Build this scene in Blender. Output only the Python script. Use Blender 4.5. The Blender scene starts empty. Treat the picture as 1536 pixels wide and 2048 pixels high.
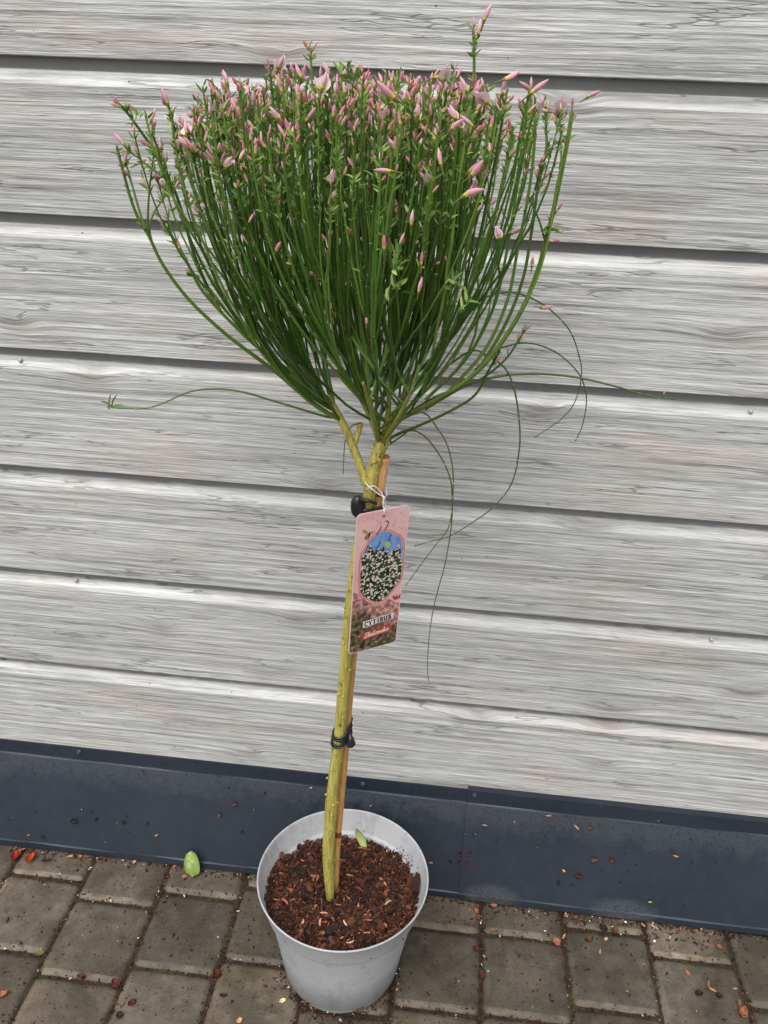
import bpy, math, random
from mathutils import Vector, Matrix
random.seed(11)
S = bpy.context.scene
COL = S.collection
rnd = random.random
def U(a, b): return a + (b - a) * rnd()

# ------------------------------------------------------------------ camera
CC = Vector((0, -1, 1.15))
CF = Vector((-.0790556, .89665752, -.43560934)); CR = Vector((.99358128, .10634063, .03857348)); CU = Vector((-.08091017, .42976383, .89930895))
FPX = 1627.44
cam = bpy.data.cameras.new('camera'); co = bpy.data.objects.new('camera', cam); COL.objects.link(co)
m = Matrix((CR, CU, -CF)).transposed().to_4x4(); m.translation = CC
co.matrix_world = m
cam.sensor_fit = 'VERTICAL'; cam.sensor_height = 24; cam.lens = 24 * FPX / 2048
cam.clip_start = .01; cam.clip_end = 500
S.camera = co
# ------------------------------------------------------------------ world, sun, exposure (overcast)
w = bpy.data.worlds.new('World'); S.world = w; w.use_nodes = True
nt = w.node_tree; bg = nt.nodes['Background']
sky = nt.nodes.new('ShaderNodeTexSky'); sky.sky_type = 'NISHITA'; sky.sun_disc = False
SUN_EL, SUN_AZ = math.radians(60), math.radians(200)     # azimuth from +Y, clockwise: behind the camera, to the left
sky.sun_elevation = SUN_EL; sky.sun_rotation = SUN_AZ
hs = nt.nodes.new('ShaderNodeHueSaturation'); hs.inputs['Saturation'].default_value = .16
nt.links.new(sky.outputs[0], hs.inputs['Color']); nt.links.new(hs.outputs[0], bg.inputs[0])
bg.inputs[1].default_value = .06
sl = bpy.data.lights.new('sun', 'SUN'); so = bpy.data.objects.new('sun', sl); COL.objects.link(so)
sl.energy = 1.5; sl.angle = math.radians(55); sl.color = (1, .97, .93)
sd = Vector((math.sin(SUN_AZ) * math.cos(SUN_EL), math.cos(SUN_AZ) * math.cos(SUN_EL), math.sin(SUN_EL)))
so.rotation_euler = sd.to_track_quat('Z', 'Y').to_euler()
vs_ = S.view_settings; vs_.view_transform = 'Standard'; vs_.look = 'None'; vs_.gamma = 1; vs_.exposure = 1.25
S.cycles.max_bounces = 6; S.cycles.transparent_max_bounces = 6

# ------------------------------------------------------------------ helpers
def ray(px, py): return CF + CR * ((px - 768) / FPX) - CU * ((py - 1024) / FPX)
def at(px, py, y):
    d = ray(px, py); return CC + d * ((y - CC.y) / d.y)
def atz(px, py, z):
    d = ray(px, py); return CC + d * ((z - CC.z) / d.z)

class MB:
    def __init__(s): s.v = []; s.f = []; s.c = []; s.m = []
    def add(s, vs, fs, col=(1, 1, 1), mi=0):
        o = len(s.v); s.v += [tuple(p) for p in vs]
        per = isinstance(col, list)
        for i, f in enumerate(fs):
            s.f.append([o + k for k in f]); s.c.append(col[i] if per else col); s.m.append(mi)
    def merge(s, t, M, tint=(1, 1, 1)):
        s.add([M @ Vector(p) for p in t.v], t.f, [tuple(a * b for a, b in zip(c, tint)) for c in t.c])
    def mesh(s, name, mats, origin=Vector((0, 0, 0)), smooth=True):
        me = bpy.data.meshes.new(name)
        me.from_pydata([(p[0] - origin[0], p[1] - origin[1], p[2] - origin[2]) for p in s.v], [], s.f)
        for k in mats: me.materials.append(k)
        a = me.color_attributes.new('tint', 'FLOAT_COLOR', 'CORNER')
        buf = []
        for f, c in zip(s.f, s.c): buf += [c[0], c[1], c[2], 1.0] * len(f)
        a.data.foreach_set('color', buf)
        me.polygons.foreach_set('material_index', s.m)
        me.polygons.foreach_set('use_smooth', [smooth] * len(s.f))
        me.update(); return me
    def build(s, name, mats, parent=None, smooth=True, origin=None):
        if not isinstance(mats, (list, tuple)): mats = [mats]
        org = Vector(origin) if origin is not None else (parent_loc(parent) if parent else Vector((0, 0, 0)))
        ob = bpy.data.objects.new(name, s.mesh(name, mats, org, smooth)); COL.objects.link(ob)
        if parent: ob.parent = parent; ob.location = org - parent_loc(parent)
        else: ob.location = org
        return ob
def parent_loc(p):
    l = Vector((0, 0, 0))
    while p: l = l + p.location; p = p.parent
    return l
def tag(o, label=None, cat=None, group=None, kind=None):
    if label: o['label'] = label
    if cat: o['category'] = cat
    if group: o['group'] = group
    if kind: o['kind'] = kind
    return o
def empty(name, loc):
    o = bpy.data.objects.new(name, None); COL.objects.link(o); o.location = loc; o.empty_display_size = .02; return o

def tube(mb, pts, rad, n=6, col=(1, 1, 1), caps=True, sq=1.0, spin=0, mi=0):
    pts = [Vector(p) for p in pts]; k = len(pts)
    if not isinstance(rad, (list, tuple)): rad = [rad] * k
    t0 = (pts[1] - pts[0]).normalized()
    a = t0.orthogonal().normalized(); V = []; F = []
    for i in range(k):
        t = (pts[min(i + 1, k - 1)] - pts[max(i - 1, 0)]).normalized()
        a = (a - t * a.dot(t)).normalized(); b = t.cross(a)
        for j in range(n):
            th = 2 * math.pi * j / n + spin
            V.append(pts[i] + a * (math.cos(th) * rad[i]) + b * (math.sin(th) * rad[i] * sq))
    for i in range(k - 1):
        for j in range(n):
            F.append((i * n + j, i * n + (j + 1) % n, (i + 1) * n + (j + 1) % n, (i + 1) * n + j))
    if caps: F.append(tuple(range(n))[::-1]); F.append(tuple((k - 1) * n + j for j in range(n)))
    mb.add(V, F, col, mi)
def spline(P, per=6):
    P = [Vector(p) for p in P]
    Q = [P[0] * 2 - P[1]] + P + [P[-1] * 2 - P[-2]]; out = []
    for i in range(1, len(Q) - 2):
        a, b, c, d = Q[i - 1:i + 3]
        for j in range(per):
            t = j / per
            out.append(.5 * ((2 * b) + (c - a) * t + (2 * a - 5 * b + 4 * c - d) * t * t + (3 * b - a - 3 * c + d) * t ** 3))
    out.append(P[-1]); return out
def bez(p0, p1, p2, p3, n=12):
    o = []
    for i in range(n + 1):
        t = i / n; s = 1 - t
        o.append(p0 * s ** 3 + p1 * 3 * s * s * t + p2 * 3 * s * t * t + p3 * t ** 3)
    return o
def box(mb, c, sx, sy, sz, col=(1, 1, 1), R=None):
    V = []
    for x in (-1, 1):
        for y in (-1, 1):
            for z in (-1, 1):
                p = Vector((x * sx / 2, y * sy / 2, z * sz / 2))
                if R: p = R @ p
                V.append(Vector(c) + p)
    mb.add(V, [(0, 1, 3, 2), (4, 6, 7, 5), (0, 4, 5, 1), (2, 3, 7, 6), (0, 2, 6, 4), (1, 5, 7, 3)], col)

# ------------------------------------------------------------------ materials
def mat(name, rough=.6, spec=.5):
    mt = bpy.data.materials.new(name); mt.use_nodes = True
    n = mt.node_tree; b = n.nodes['Principled BSDF']
    b.inputs['Roughness'].default_value = rough; b.inputs['Specular IOR Level'].default_value = spec
    return mt, n, b
def nd(n, t, **k):
    x = n.nodes.new(t)
    for a, b in k.items():
        if a.startswith('i_'): x.inputs[a[2:].replace('_', ' ')].default_value = b
        else: setattr(x, a, b)
    return x
def mth(n, op, a, b=None, c=None, clamp=False):
    x = n.nodes.new('ShaderNodeMath'); x.operation = op; x.use_clamp = clamp
    for i, v in enumerate((a, b, c)):
        if v is None: continue
        if isinstance(v, (int, float)): x.inputs[i].default_value = v
        else: n.links.new(v, x.inputs[i])
    return x.outputs[0]
def xyz(n, a, b, c):
    x = n.nodes.new('ShaderNodeCombineXYZ')
    for i, v in enumerate((a, b, c)):
        if isinstance(v, (int, float)): x.inputs[i].default_value = v
        else: n.links.new(v, x.inputs[i])
    return x.outputs[0]
def noise(n, vec, scale=1, detail=3, rough=.5, dist=0):
    x = nd(n, 'ShaderNodeTexNoise'); x.inputs['Scale'].default_value = scale; x.inputs['Detail'].default_value = detail
    x.inputs['Roughness'].default_value = rough; x.inputs['Distortion'].default_value = dist
    n.links.new(vec, x.inputs['Vector']); return x.outputs['Fac']
def ramp(n, fac, stops):
    x = nd(n, 'ShaderNodeValToRGB'); n.links.new(fac, x.inputs[0]); e = x.color_ramp.elements
    e[0].position, e[0].color = stops[0][0], (*stops[0][1], 1); e[1].position, e[1].color = stops[-1][0], (*stops[-1][1], 1)
    for p, c in stops[1:-1]:
        q = e.new(p); q.color = (*c, 1)
    return x.outputs[0]
def step(n, v, lo, hi):
    x = nd(n, 'ShaderNodeMapRange'); x.inputs['From Min'].default_value = lo; x.inputs['From Max'].default_value = hi
    n.links.new(v, x.inputs['Value']); return x.outputs[0]
def mix(n, f, a, b, mode='MIX'):
    x = nd(n, 'ShaderNodeMix', data_type='RGBA', blend_type=mode)
    for i, v in ((0, f), (6, a), (7, b)):
        if isinstance(v, (int, float)): x.inputs[i].default_value = v
        elif isinstance(v, tuple): x.inputs[i].default_value = (*v, 1)
        else: n.links.new(v, x.inputs[i])
    return x.outputs[2]
def bump(n, b, h, strength=.3, dist=.001):
    x = nd(n, 'ShaderNodeBump'); x.inputs['Strength'].default_value = strength; x.inputs['Distance'].default_value = dist
    n.links.new(h, x.inputs['Height']); n.links.new(x.outputs[0], b.inputs['Normal'])
def pos(n):
    g = nd(n, 'ShaderNodeTexCoord'); s = nd(n, 'ShaderNodeSeparateXYZ'); n.links.new(g.outputs['Object'], s.inputs[0])
    return g.outputs['Object'], s.outputs[0], s.outputs[1], s.outputs[2]

def wood_mat():
    mt, n, b = mat('grey_woodgrain', .5, .35)
    P, x, y, z = pos(n)
    oi = nd(n, 'ShaderNodeObjectInfo').outputs['Random']
    ox = mth(n, 'MULTIPLY', oi, 37.0)
    X = mth(n, 'ADD', x, ox)
    # slow wander of the grain
    w1 = noise(n, xyz(n, mth(n, 'MULTIPLY', X, 3.0), ox, mth(n, 'MULTIPLY', z, 9.0)), 1, 3, .55)
    zz = mth(n, 'MULTIPLY_ADD', w1, .0055, z)
    # knots bend the grain round them
    vo = nd(n, 'ShaderNodeTexVoronoi', voronoi_dimensions='2D', feature='F1'); vo.inputs['Scale'].default_value = 1; vo.inputs['Randomness'].default_value = .9
    wx = noise(n, xyz(n, mth(n, 'MULTIPLY', X, 14.0), ox, mth(n, 'MULTIPLY', z, 30.0)), 1, 2, .5)
    n.links.new(xyz(n, mth(n, 'MULTIPLY_ADD', wx, .12, mth(n, 'MULTIPLY', X, 2.3)), mth(n, 'MULTIPLY_ADD', wx, .2, mth(n, 'MULTIPLY_ADD', z, 7.5, ox)), 0), vo.inputs['Vector'])
    d = vo.outputs['Distance']
    k = mth(n, 'EXPONENT', mth(n, 'MULTIPLY', mth(n, 'MULTIPLY', d, d), -120.0))
    zk = mth(n, 'MULTIPLY_ADD', k, .008, zz)
    def streak(fx, fz, det, seed, r=.55):
        return noise(n, xyz(n, mth(n, 'MULTIPLY', X, fx), seed, mth(n, 'MULTIPLY', zk, fz)), 1, det, r)
    A = streak(3.0, 130, 3, 1.3); B = streak(9, 420, 3, 7.7, .6); C = streak(2.0, 40, 2, 4.1); D = streak(26, 230, 4, 9.2, .65)
    ring = mth(n, 'SINE', mth(n, 'MULTIPLY_ADD', A, 5.0, mth(n, 'MULTIPLY', zk, 560.0)))
    f = mth(n, 'MULTIPLY_ADD', A, .8, mth(n, 'MULTIPLY', B, .65))
    f = mth(n, 'MULTIPLY_ADD', C, .55, f); f = mth(n, 'MULTIPLY_ADD', D, .55, f)
    f = mth(n, 'MULTIPLY_ADD', ring, .07, f)
    f = mth(n, 'MULTIPLY_ADD', k, -.12, f)
    g = step(n, f, .93, 1.62)
    colr = ramp(n, g, [(0, (.25, .252, .244)), (.28, (.40, .403, .392)), (.5, (.495, .499, .487)), (.72, (.58, .584, .572)), (1, (.70, .705, .69))])
    # thin dark cracks following the grain
    cr = streak(3.2, 34, 4, 21.5, .6)
    c1 = mth(n, 'ABSOLUTE', mth(n, 'SUBTRACT', cr, .5))
    cm = noise(n, xyz(n, mth(n, 'MULTIPLY', X, 5.0), 3.0, mth(n, 'MULTIPLY', zk, 40.0)), 1, 2)
    crack = mth(n, 'MULTIPLY', mth(n, 'SUBTRACT', 1, step(n, c1, .003, .014)), step(n, cm, .49, .57))
    colr = mix(n, mth(n, 'MULTIPLY', crack, .62), colr, (.10, .10, .098))
    for fx, fz, sd_, lo, hi, am, cl in ((3.0, 420, 71.0, .004, .035, .45, (.27, .27, .265)), (4.5, 210, 31.0, .004, .022, .55, (.24, .24, .235)), (7.0, 330, 43.0, .006, .03, .45, (.27, .27, .265)), (5.0, 260, 57.0, .004, .03, .28, (.92, .92, .91))):
        q_ = mth(n, 'ABSOLUTE', mth(n, 'SUBTRACT', streak(fx, fz, 2, sd_, .5), .5))
        m_ = noise(n, xyz(n, mth(n, 'MULTIPLY', X, 9.0), sd_, mth(n, 'MULTIPLY', zk, 55.0)), 1, 2)
        colr = mix(n, mth(n, 'MULTIPLY', mth(n, 'MULTIPLY', step(n, q_, hi, lo), step(n, m_, .42, .6)), am), colr, cl)
    # pinkish brown tint in patches
    pt = noise(n, xyz(n, mth(n, 'MULTIPLY', X, 4.5), 5.0, mth(n, 'MULTIPLY', z, 16.0)), 1, 3)
    colr = mix(n, mth(n, 'MULTIPLY', step(n, pt, .52, .68), .55), colr, mix(n, 1.0, colr, (1.0, .85, .82), 'MULTIPLY'))
    colr = mix(n, mth(n, 'MULTIPLY', mth(n, 'MULTIPLY', k, k), .35), colr, (.22, .18, .165))
    # board to board tone
    tone = mth(n, 'MULTIPLY_ADD', oi, .10, .95)
    colr = mix(n, 1.0, colr, nd_rgb(n, tone), 'MULTIPLY')
    # tiny dark specks of dirt
    vs = nd(n, 'ShaderNodeTexVoronoi', feature='F1'); vs.inputs['Scale'].default_value = 38; n.links.new(P, vs.inputs['Vector'])
    vr = nd(n, 'ShaderNodeSeparateColor'); n.links.new(vs.outputs['Color'], vr.inputs[0])
    sp = mth(n, 'MULTIPLY', mth(n, 'LESS_THAN', vs.outputs['Distance'], .05), mth(n, 'GREATER_THAN', vr.outputs[0], .86))
    colr = mix(n, mth(n, 'MULTIPLY', sp, .8), colr, (.05, .045, .04))
    n.links.new(colr, b.inputs['Base Color'])
    h = mth(n, 'MULTIPLY_ADD', crack, -.35, g)
    bump(n, b, h, .6, .002)
    n.links.new(step(n, g, 1.4, -.8), b.inputs['Roughness'])
    return mt
def nd_rgb(n, v):
    x = n.nodes.new('ShaderNodeCombineColor')
    for i in range(3): n.links.new(v, x.inputs[i])
    return x.outputs[0]

def tint_mat(name, rough=.5, spec=.4, var=.25, scale=300, bmp=0, sss=0, trans=0):
    mt, n, b = mat(name, rough, spec)
    at_ = nd(n, 'ShaderNodeAttribute', attribute_name='tint')
    P, x, y, z = pos(n)
    nz = noise(n, P, scale, 3, .6)
    v = mth(n, 'MULTIPLY_ADD', nz, 2 * var, 1 - var)
    n.links.new(mix(n, 1.0, at_.outputs['Color'], nd_rgb(n, v), 'MULTIPLY'), b.inputs['Base Color'])
    if bmp: bump(n, b, nz, bmp, .0006)
    if trans:
        tr = nd(n, 'ShaderNodeBsdfTranslucent'); ms = nd(n, 'ShaderNodeMixShader'); ms.inputs[0].default_value = trans
        n.links.new(at_.outputs['Color'], tr.inputs[0]); n.links.new(b.outputs[0], ms.inputs[1]); n.links.new(tr.outputs[0], ms.inputs[2])
        n.links.new(ms.outputs[0], n.nodes['Material Output'].inputs[0])
    return mt

def flashing_mat():
    mt, n, b = mat('anthracite_coated_metal', .38, .45)
    P, x, y, z = pos(n)
    big = noise(n, P, 6, 3); fine = noise(n, P, 260, 4, .7); mid = noise(n, P, 45, 4, .65)
    col = ramp(n, mth(n, 'MULTIPLY_ADD', mid, .3, mth(n, 'MULTIPLY', big, .7)), [(.3, (.013, .020, .031)), (.7, (.023, .031, .043))])
    # dust clinging to the upper part of the slope, with a ragged lower edge
    dz = mth(n, 'MULTIPLY', step(n, mth(n, 'MULTIPLY_ADD', mid, .06, z), .145, .175), step(n, z, .1585, .1575))
    dz = mth(n, 'MULTIPLY', dz, step(n, fine, .35, .6))
    col = mix(n, mth(n, 'MULTIPLY', dz, .6), col, (.065, .070, .085))
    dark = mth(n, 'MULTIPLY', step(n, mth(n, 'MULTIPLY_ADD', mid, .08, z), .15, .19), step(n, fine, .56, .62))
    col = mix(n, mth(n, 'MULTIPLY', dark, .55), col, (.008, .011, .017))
    # two pale dried splashes near the drip edge
    for cx, hw in ((.12, .05), (.33, .06)):
        dx = mth(n, 'DIVIDE', mth(n, 'SUBTRACT', x, cx), hw); dd = mth(n, 'DIVIDE', mth(n, 'SUBTRACT', z, .016), .022)
        r2 = mth(n, 'ADD', mth(n, 'MULTIPLY', dx, dx), mth(n, 'MULTIPLY', dd, dd))
        s_ = mth(n, 'MULTIPLY', step(n, mth(n, 'MULTIPLY_ADD', mid, 1.4, r2), 1.7, 1.0), step(n, fine, .3, .6))
        col = mix(n, mth(n, 'MULTIPLY', s_, .28), col, (.17, .18, .19))
    sc = step(n, noise(n, xyz(n, mth(n, 'MULTIPLY', x, 40.0), 0, mth(n, 'MULTIPLY', z, 260.0)), 1, 4, .7), .62, .8)
    col = mix(n, mth(n, 'MULTIPLY', sc, .12), col, (.2, .22, .24))
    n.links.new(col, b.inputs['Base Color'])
    n.links.new(step(n, mth(n, 'ADD', mid, dz), -.6, 2.2), b.inputs['Roughness'])
    bump(n, b, mth(n, 'MULTIPLY_ADD', fine, .3, big), .08, .002)
    return mt

def paver_mat():
    mt, n, b = mat('weathered_concrete', .6, .4)
    P, x, y, z = pos(n)
    at_ = nd(n, 'ShaderNodeAttribute', attribute_name='tint')
    big = noise(n, P, 7, 4, .6); mid = noise(n, P, 42, 4, .65); fine = noise(n, P, 700, 3, .8); gr = noise(n, P, 260, 3, .7)
    col = ramp(n, mth(n, 'MULTIPLY_ADD', big, .55, mth(n, 'MULTIPLY', mid, .45)), [(.32, (.045, .034, .022)), (.5, (.096, .078, .057)), (.68, (.165, .140, .110))])
    col = mix(n, 1.0, col, at_.outputs['Color'], 'MULTIPLY')
    moss = mth(n, 'MULTIPLY', step(n, noise(n, P, 11, 4, .7), .52, .68), step(n, mid, .38, .62))
    col = mix(n, mth(n, 'MULTIPLY', moss, .75), col, (.045, .052, .014))
    col = mix(n, mth(n, 'MULTIPLY', step(n, gr, .58, .68), .5), col, (.035, .029, .022))
    lite = step(n, noise(n, P, 420, 2, .6), .66, .74)
    col = mix(n, mth(n, 'MULTIPLY', lite, .35), col, (.24, .21, .17))
    stain = step(n, noise(n, P, 24, 5, .75), .6, .68)
    col = mix(n, mth(n, 'MULTIPLY', stain, .6), col, (.032, .023, .016))
    wet = step(n, noise(n, P, 5.5, 4, .6), .5, .6)
    col = mix(n, mth(n, 'MULTIPLY', wet, .4), col, (.030, .026, .020))
    vd = nd(n, 'ShaderNodeTexVoronoi', feature='F1'); vd.inputs['Scale'].default_value = 150; n.links.new(P, vd.inputs['Vector'])
    vq = nd(n, 'ShaderNodeSeparateColor'); n.links.new(vd.outputs['Color'], vq.inputs[0])
    dt = mth(n, 'MULTIPLY', mth(n, 'LESS_THAN', vd.outputs['Distance'], mth(n, 'MULTIPLY', vq.outputs[1], .3)), mth(n, 'GREATER_THAN', vq.outputs[0], .55))
    col = mix(n, mth(n, 'MULTIPLY', dt, .75), col, (.018, .014, .011))
    n.links.new(col, b.inputs['Base Color'])
    n.links.new(step(n, big, 0, 1.0), b.inputs['Roughness']); 
    rr = nd(n, 'ShaderNodeMapRange'); n.links.new(mth(n, 'ADD', big, mid), rr.inputs['Value']); rr.inputs['From Min'].default_value = .6; rr.inputs['From Max'].default_value = 1.4
    rr.inputs['To Min'].default_value = .32; rr.inputs['To Max'].default_value = .75; n.links.new(rr.outputs[0], b.inputs['Roughness'])
    bump(n, b, mth(n, 'MULTIPLY_ADD', fine, .5, mth(n, 'MULTIPLY_ADD', gr, .9, mid)), .7, .0016)
    return mt
def soil_mat():
    mt, n, b = mat('dark_joint_soil', .85, .3)
    P, x, y, z = pos(n)
    f = noise(n, P, 160, 5, .7); g = noise(n, P, 14, 3)
    col = ramp(n, f, [(.3, (.012, .008, .005)), (.6, (.045, .030, .019)), (.8, (.11, .075, .048))])
    col = mix(n, mth(n, 'MULTIPLY', step(n, g, .55, .7), .6), col, (.05, .065, .015))
    n.links.new(col, b.inputs['Base Color']); bump(n, b, f, .8, .003)
    return mt
def pot_mat():
    mt, n, b = mat('grey_plastic', .42, .45)
    P, x, y, z = pos(n)
    big = noise(n, P, 9, 3); mid = noise(n, P, 70, 4, .7); fine = noise(n, P, 420, 3, .6)
    col = ramp(n, big, [(.35, (.41, .415, .435)), (.65, (.48, .485, .505))])
    low = step(n, z, -.01, .19)
    # specks of soil splashed on the plastic
    k = mth(n, 'MULTIPLY', step(n, fine, .56, .62), step(n, mid, .53, .62))
    col = mix(n, mth(n, 'MULTIPLY', k, .7), col, (.08, .065, .055))
    sm = mth(n, 'MULTIPLY', step(n, noise(n, xyz(n, mth(n, 'MULTIPLY', x, 38.0), mth(n, 'MULTIPLY', y, 38.0), mth(n, 'MULTIPLY', z, 14.0)), 1, 5, .75), .53, .70), .5)
    col = mix(n, sm, col, (.24, .23, .225))
    n.links.new(col, b.inputs['Base Color'])
    n.links.new(step(n, mid, -.9, 1.6), b.inputs['Roughness']); bump(n, b, mth(n, 'MULTIPLY_ADD', k, 2.0, mid), .12, .0006)
    return mt
def bark_mat():
    mt, n, b = mat('yellow_green_bark', .5, .4)
    at_ = nd(n, 'ShaderNodeAttribute', attribute_name='tint')
    P, x, y, z = pos(n)
    s1 = noise(n, xyz(n, mth(n, 'MULTIPLY', x, 420.0), mth(n, 'MULTIPLY', y, 420.0), mth(n, 'MULTIPLY', z, 16.0)), 1, 3, .6)
    s2 = noise(n, P, 60, 4, .6); s3 = noise(n, P, 330, 3, .6)
    col = ramp(n, s1, [(.3, (.29, .22, .045)), (.5, (.47, .41, .09)), (.72, (.62, .57, .19))])
    col = mix(n, mth(n, 'MULTIPLY', step(n, s2, .52, .7), .45), col, (.27, .28, .06))
    col = mix(n, mth(n, 'MULTIPLY', step(n, s3, .64, .7), .55), col, (.62, .58, .34))
    col = mix(n, mth(n, 'MULTIPLY', step(n, noise(n, P, 95, 3, .7), .63, .69), .7), col, (.14, .07, .03))
    col = mix(n, 1.0, col, at_.outputs['Color'], 'MULTIPLY')
    n.links.new(col, b.inputs['Base Color']); bump(n, b, mth(n, 'ADD', s1, mth(n, 'MULTIPLY', s3, .6)), .7, .0016)
    return mt
def cane_mat():
    mt, n, b = mat('bamboo_cane', .4, .45)
    at_ = nd(n, 'ShaderNodeAttribute', attribute_name='tint')
    P, x, y, z = pos(n)
    s1 = noise(n, xyz(n, mth(n, 'MULTIPLY', x, 600.0), mth(n, 'MULTIPLY', y, 600.0), mth(n, 'MULTIPLY', z, 10.0)), 1, 3)
    s2 = noise(n, P, 55, 3)
    col = ramp(n, s1, [(.3, (.48, .23, .07)), (.7, (.70, .40, .15))])
    col = mix(n, mth(n, 'MULTIPLY', step(n, s2, .5, .75), .5), col, (.70, .46, .24))
    col = mix(n, 1.0, col, at_.outputs['Color'], 'MULTIPLY')
    n.links.new(col, b.inputs['Base Color']); bump(n, b, s1, .15, .0006)
    return mt
def print_mat(name, kind):
    mt, n, b = mat(name, .35, .4)
    P, x, y, z = pos(n)
    if kind == 'bush':      # printed picture of cream blossom on dark green
        a = nd(n, 'ShaderNodeTexVoronoi', feature='F1'); a.inputs['Scale'].default_value = 380
        nv = nd(n, 'ShaderNodeTexNoise'); nv.inputs['Scale'].default_value = 260; n.links.new(P, nv.inputs['Vector'])
        va = nd(n, 'ShaderNodeVectorMath', operation='MULTIPLY_ADD'); va.inputs[1].default_value = (.004, .004, .004); n.links.new(nv.outputs['Color'], va.inputs[0]); n.links.new(P, va.inputs[2]); n.links.new(va.outputs[0], a.inputs['Vector'])
        q = noise(n, P, 130, 3); rr = nd(n, 'ShaderNodeSeparateColor'); n.links.new(a.outputs['Color'], rr.inputs[0])
        base = ramp(n, q, [(.35, (.006, .012, .010)), (.65, (.04, .085, .045))])
        fl = mth(n, 'MULTIPLY', mth(n, 'LESS_THAN', a.outputs['Distance'], .5), mth(n, 'GREATER_THAN', rr.outputs[0], .34))
        col = mix(n, fl, base, mix(n, rr.outputs[1], (.85, .82, .68), (.72, .55, .45)))
    elif kind == 'sky':
        q = noise(n, P, 90, 3); col = ramp(n, q, [(.35, (.12, .26, .62)), (.7, (.30, .46, .74))])
    elif kind == 'lower':
        q = noise(n, P, 190, 4, .7); r = noise(n, P, 38, 3)
        a = ramp(n, q, [(.36, (.22, .08, .07)), (.5, (.52, .24, .21)), (.64, (.88, .55, .50))])
        c2 = ramp(n, q, [(.36, (.015, .012, .012)), (.55, (.17, .13, .07)), (.68, (.55, .36, .24))])
        dk = mth(n, 'MULTIPLY_ADD', mth(n, 'MULTIPLY_ADD', z, -16.0, -.65), 1.0, mth(n, 'MULTIPLY', x, -9.0))
        col = mix(n, step(n, mth(n, 'ADD', r, dk), .45, .75), a, c2)
    else:
        q = noise(n, P, 30, 2)
        col = ramp(n, q, [(.3, (.80, .42, .42)), (.7, (.86, .58, .56))])
    n.links.new(col, b.inputs['Base Color'])
    return mt

M_wood = wood_mat(); M_flash = flashing_mat(); M_paver = paver_mat(); M_soil = soil_mat(); M_pot = pot_mat()
M_bark = bark_mat(); M_cane = cane_mat()
M_stem = tint_mat('green_broom_stem', .42, .45, .3, 120, 0, 0, 0)
M_leaf = tint_mat('broom_leaf', .5, .35, .2, 260, 0, 0, .3)
M_petal = tint_mat('pea_flower_petal', .5, .3, .12, 420, 0, 0, .3)
M_chip = tint_mat('wood_fibre', .7, .3, .45, 500, .4)
M_black = tint_mat('black_rubber', .3, .5, .2, 200)
M_white = tint_mat('white_string', .8, .2, .1, 600)
M_metal = tint_mat('painted_screw', .35, .5, .15, 300)
M_ink = tint_mat('printed_ink', .35, .4, .06, 300)
M_leafbig = tint_mat('fallen_leaf', .32, .5, .22, 140, .2, 0, .15)

# ------------------------------------------------------------------ the setting
g = MB(); g.add([(-60, -60, -.0042), (60, -60, -.0042), (60, 60, -.0042), (-60, 60, -.0042)], [(0, 1, 2, 3)])
tag(g.build('ground', M_soil), 'dark soil bed showing in the joints under the paving', kind='structure')

PW = .1305
def paver(mb, x0, y0, x1, y1, tint):
    """slightly weathered concrete block: domed chamfer, rounded and uneven corners"""
    top = U(-.0008, .0008); tx, ty = U(-.006, .006), U(-.006, .006); cx, cy = (x0 + x1) / 2, (y0 + y1) / 2
    rings = [(0.0, -.03), (0.0, -.0075), (.0015, -.0042), (.0050, -.0014), (.0100, 0.0)]
    per = []
    R = .0105; nseg = 4
    cs = [(x1 - R, y1 - R, 0), (x0 + R, y1 - R, 90), (x0 + R, y0 + R, 180), (x1 - R, y0 + R, 270)]
    outline = []
    for i, (qx, qy, a0) in enumerate(cs):
        for k in range(nseg + 1):
            a = math.radians(a0 + 90 * k / nseg); outline.append((qx, qy, math.cos(a), math.sin(a), R))
        nx_, ny_, a1 = cs[(i + 1) % 4]
        aa = math.radians(a0 + 90); sx, sy = qx + math.cos(aa) * R, qy + math.sin(aa) * R
        ex, ey = nx_ + math.cos(aa) * R, ny_ + math.sin(aa) * R
        for k in range(1, 9):
            t = k / 9; px, py = sx + (ex - sx) * t, sy + (ey - sy) * t
            outline.append((px - math.cos(aa) * R, py - math.sin(aa) * R, math.cos(aa), math.sin(aa), R))
    jit = [U(-.0007, .0007) for _ in outline]
    V = []
    for ins, zz in rings:
        for (qx, qy, c, s, r), j in zip(outline, jit):
            rr = r - ins * 1.0 + j
            px, py = qx + c * rr, qy + s * rr
            V.append((px, py, top + zz + (px - cx) * tx + (py - cy) * ty))
    n = len(outline); F = []
    cols = []
    for i in range(len(rings) - 1):
        for j in range(n):
            F.append((i * n + j, i * n + (j + 1) % n, (i + 1) * n + (j + 1) % n, (i + 1) * n + j))
            edge_glint = 1 + (.62 * max(0, -outline[j][3]) + .2 * max(0, -outline[j][2])) * (i >= 2) * U(.5, 1.3)      # edge highlight painted into the tint of front and left chamfers
            cols.append(tuple(c_ * edge_glint for c_ in tint))
    F.append(tuple((len(rings) - 1) * n + j for j in range(n))); cols.append(tint)
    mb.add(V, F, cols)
pv = MB()
offs = {0: -.0130, 1: -.1137, 2: -.1438, 3: -.1133, 4: -.2154, 5: -.1400, 6: -.2519, 7: -.1177, 8: -.2192, 9: -.1224, 10: -.1855}
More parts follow.
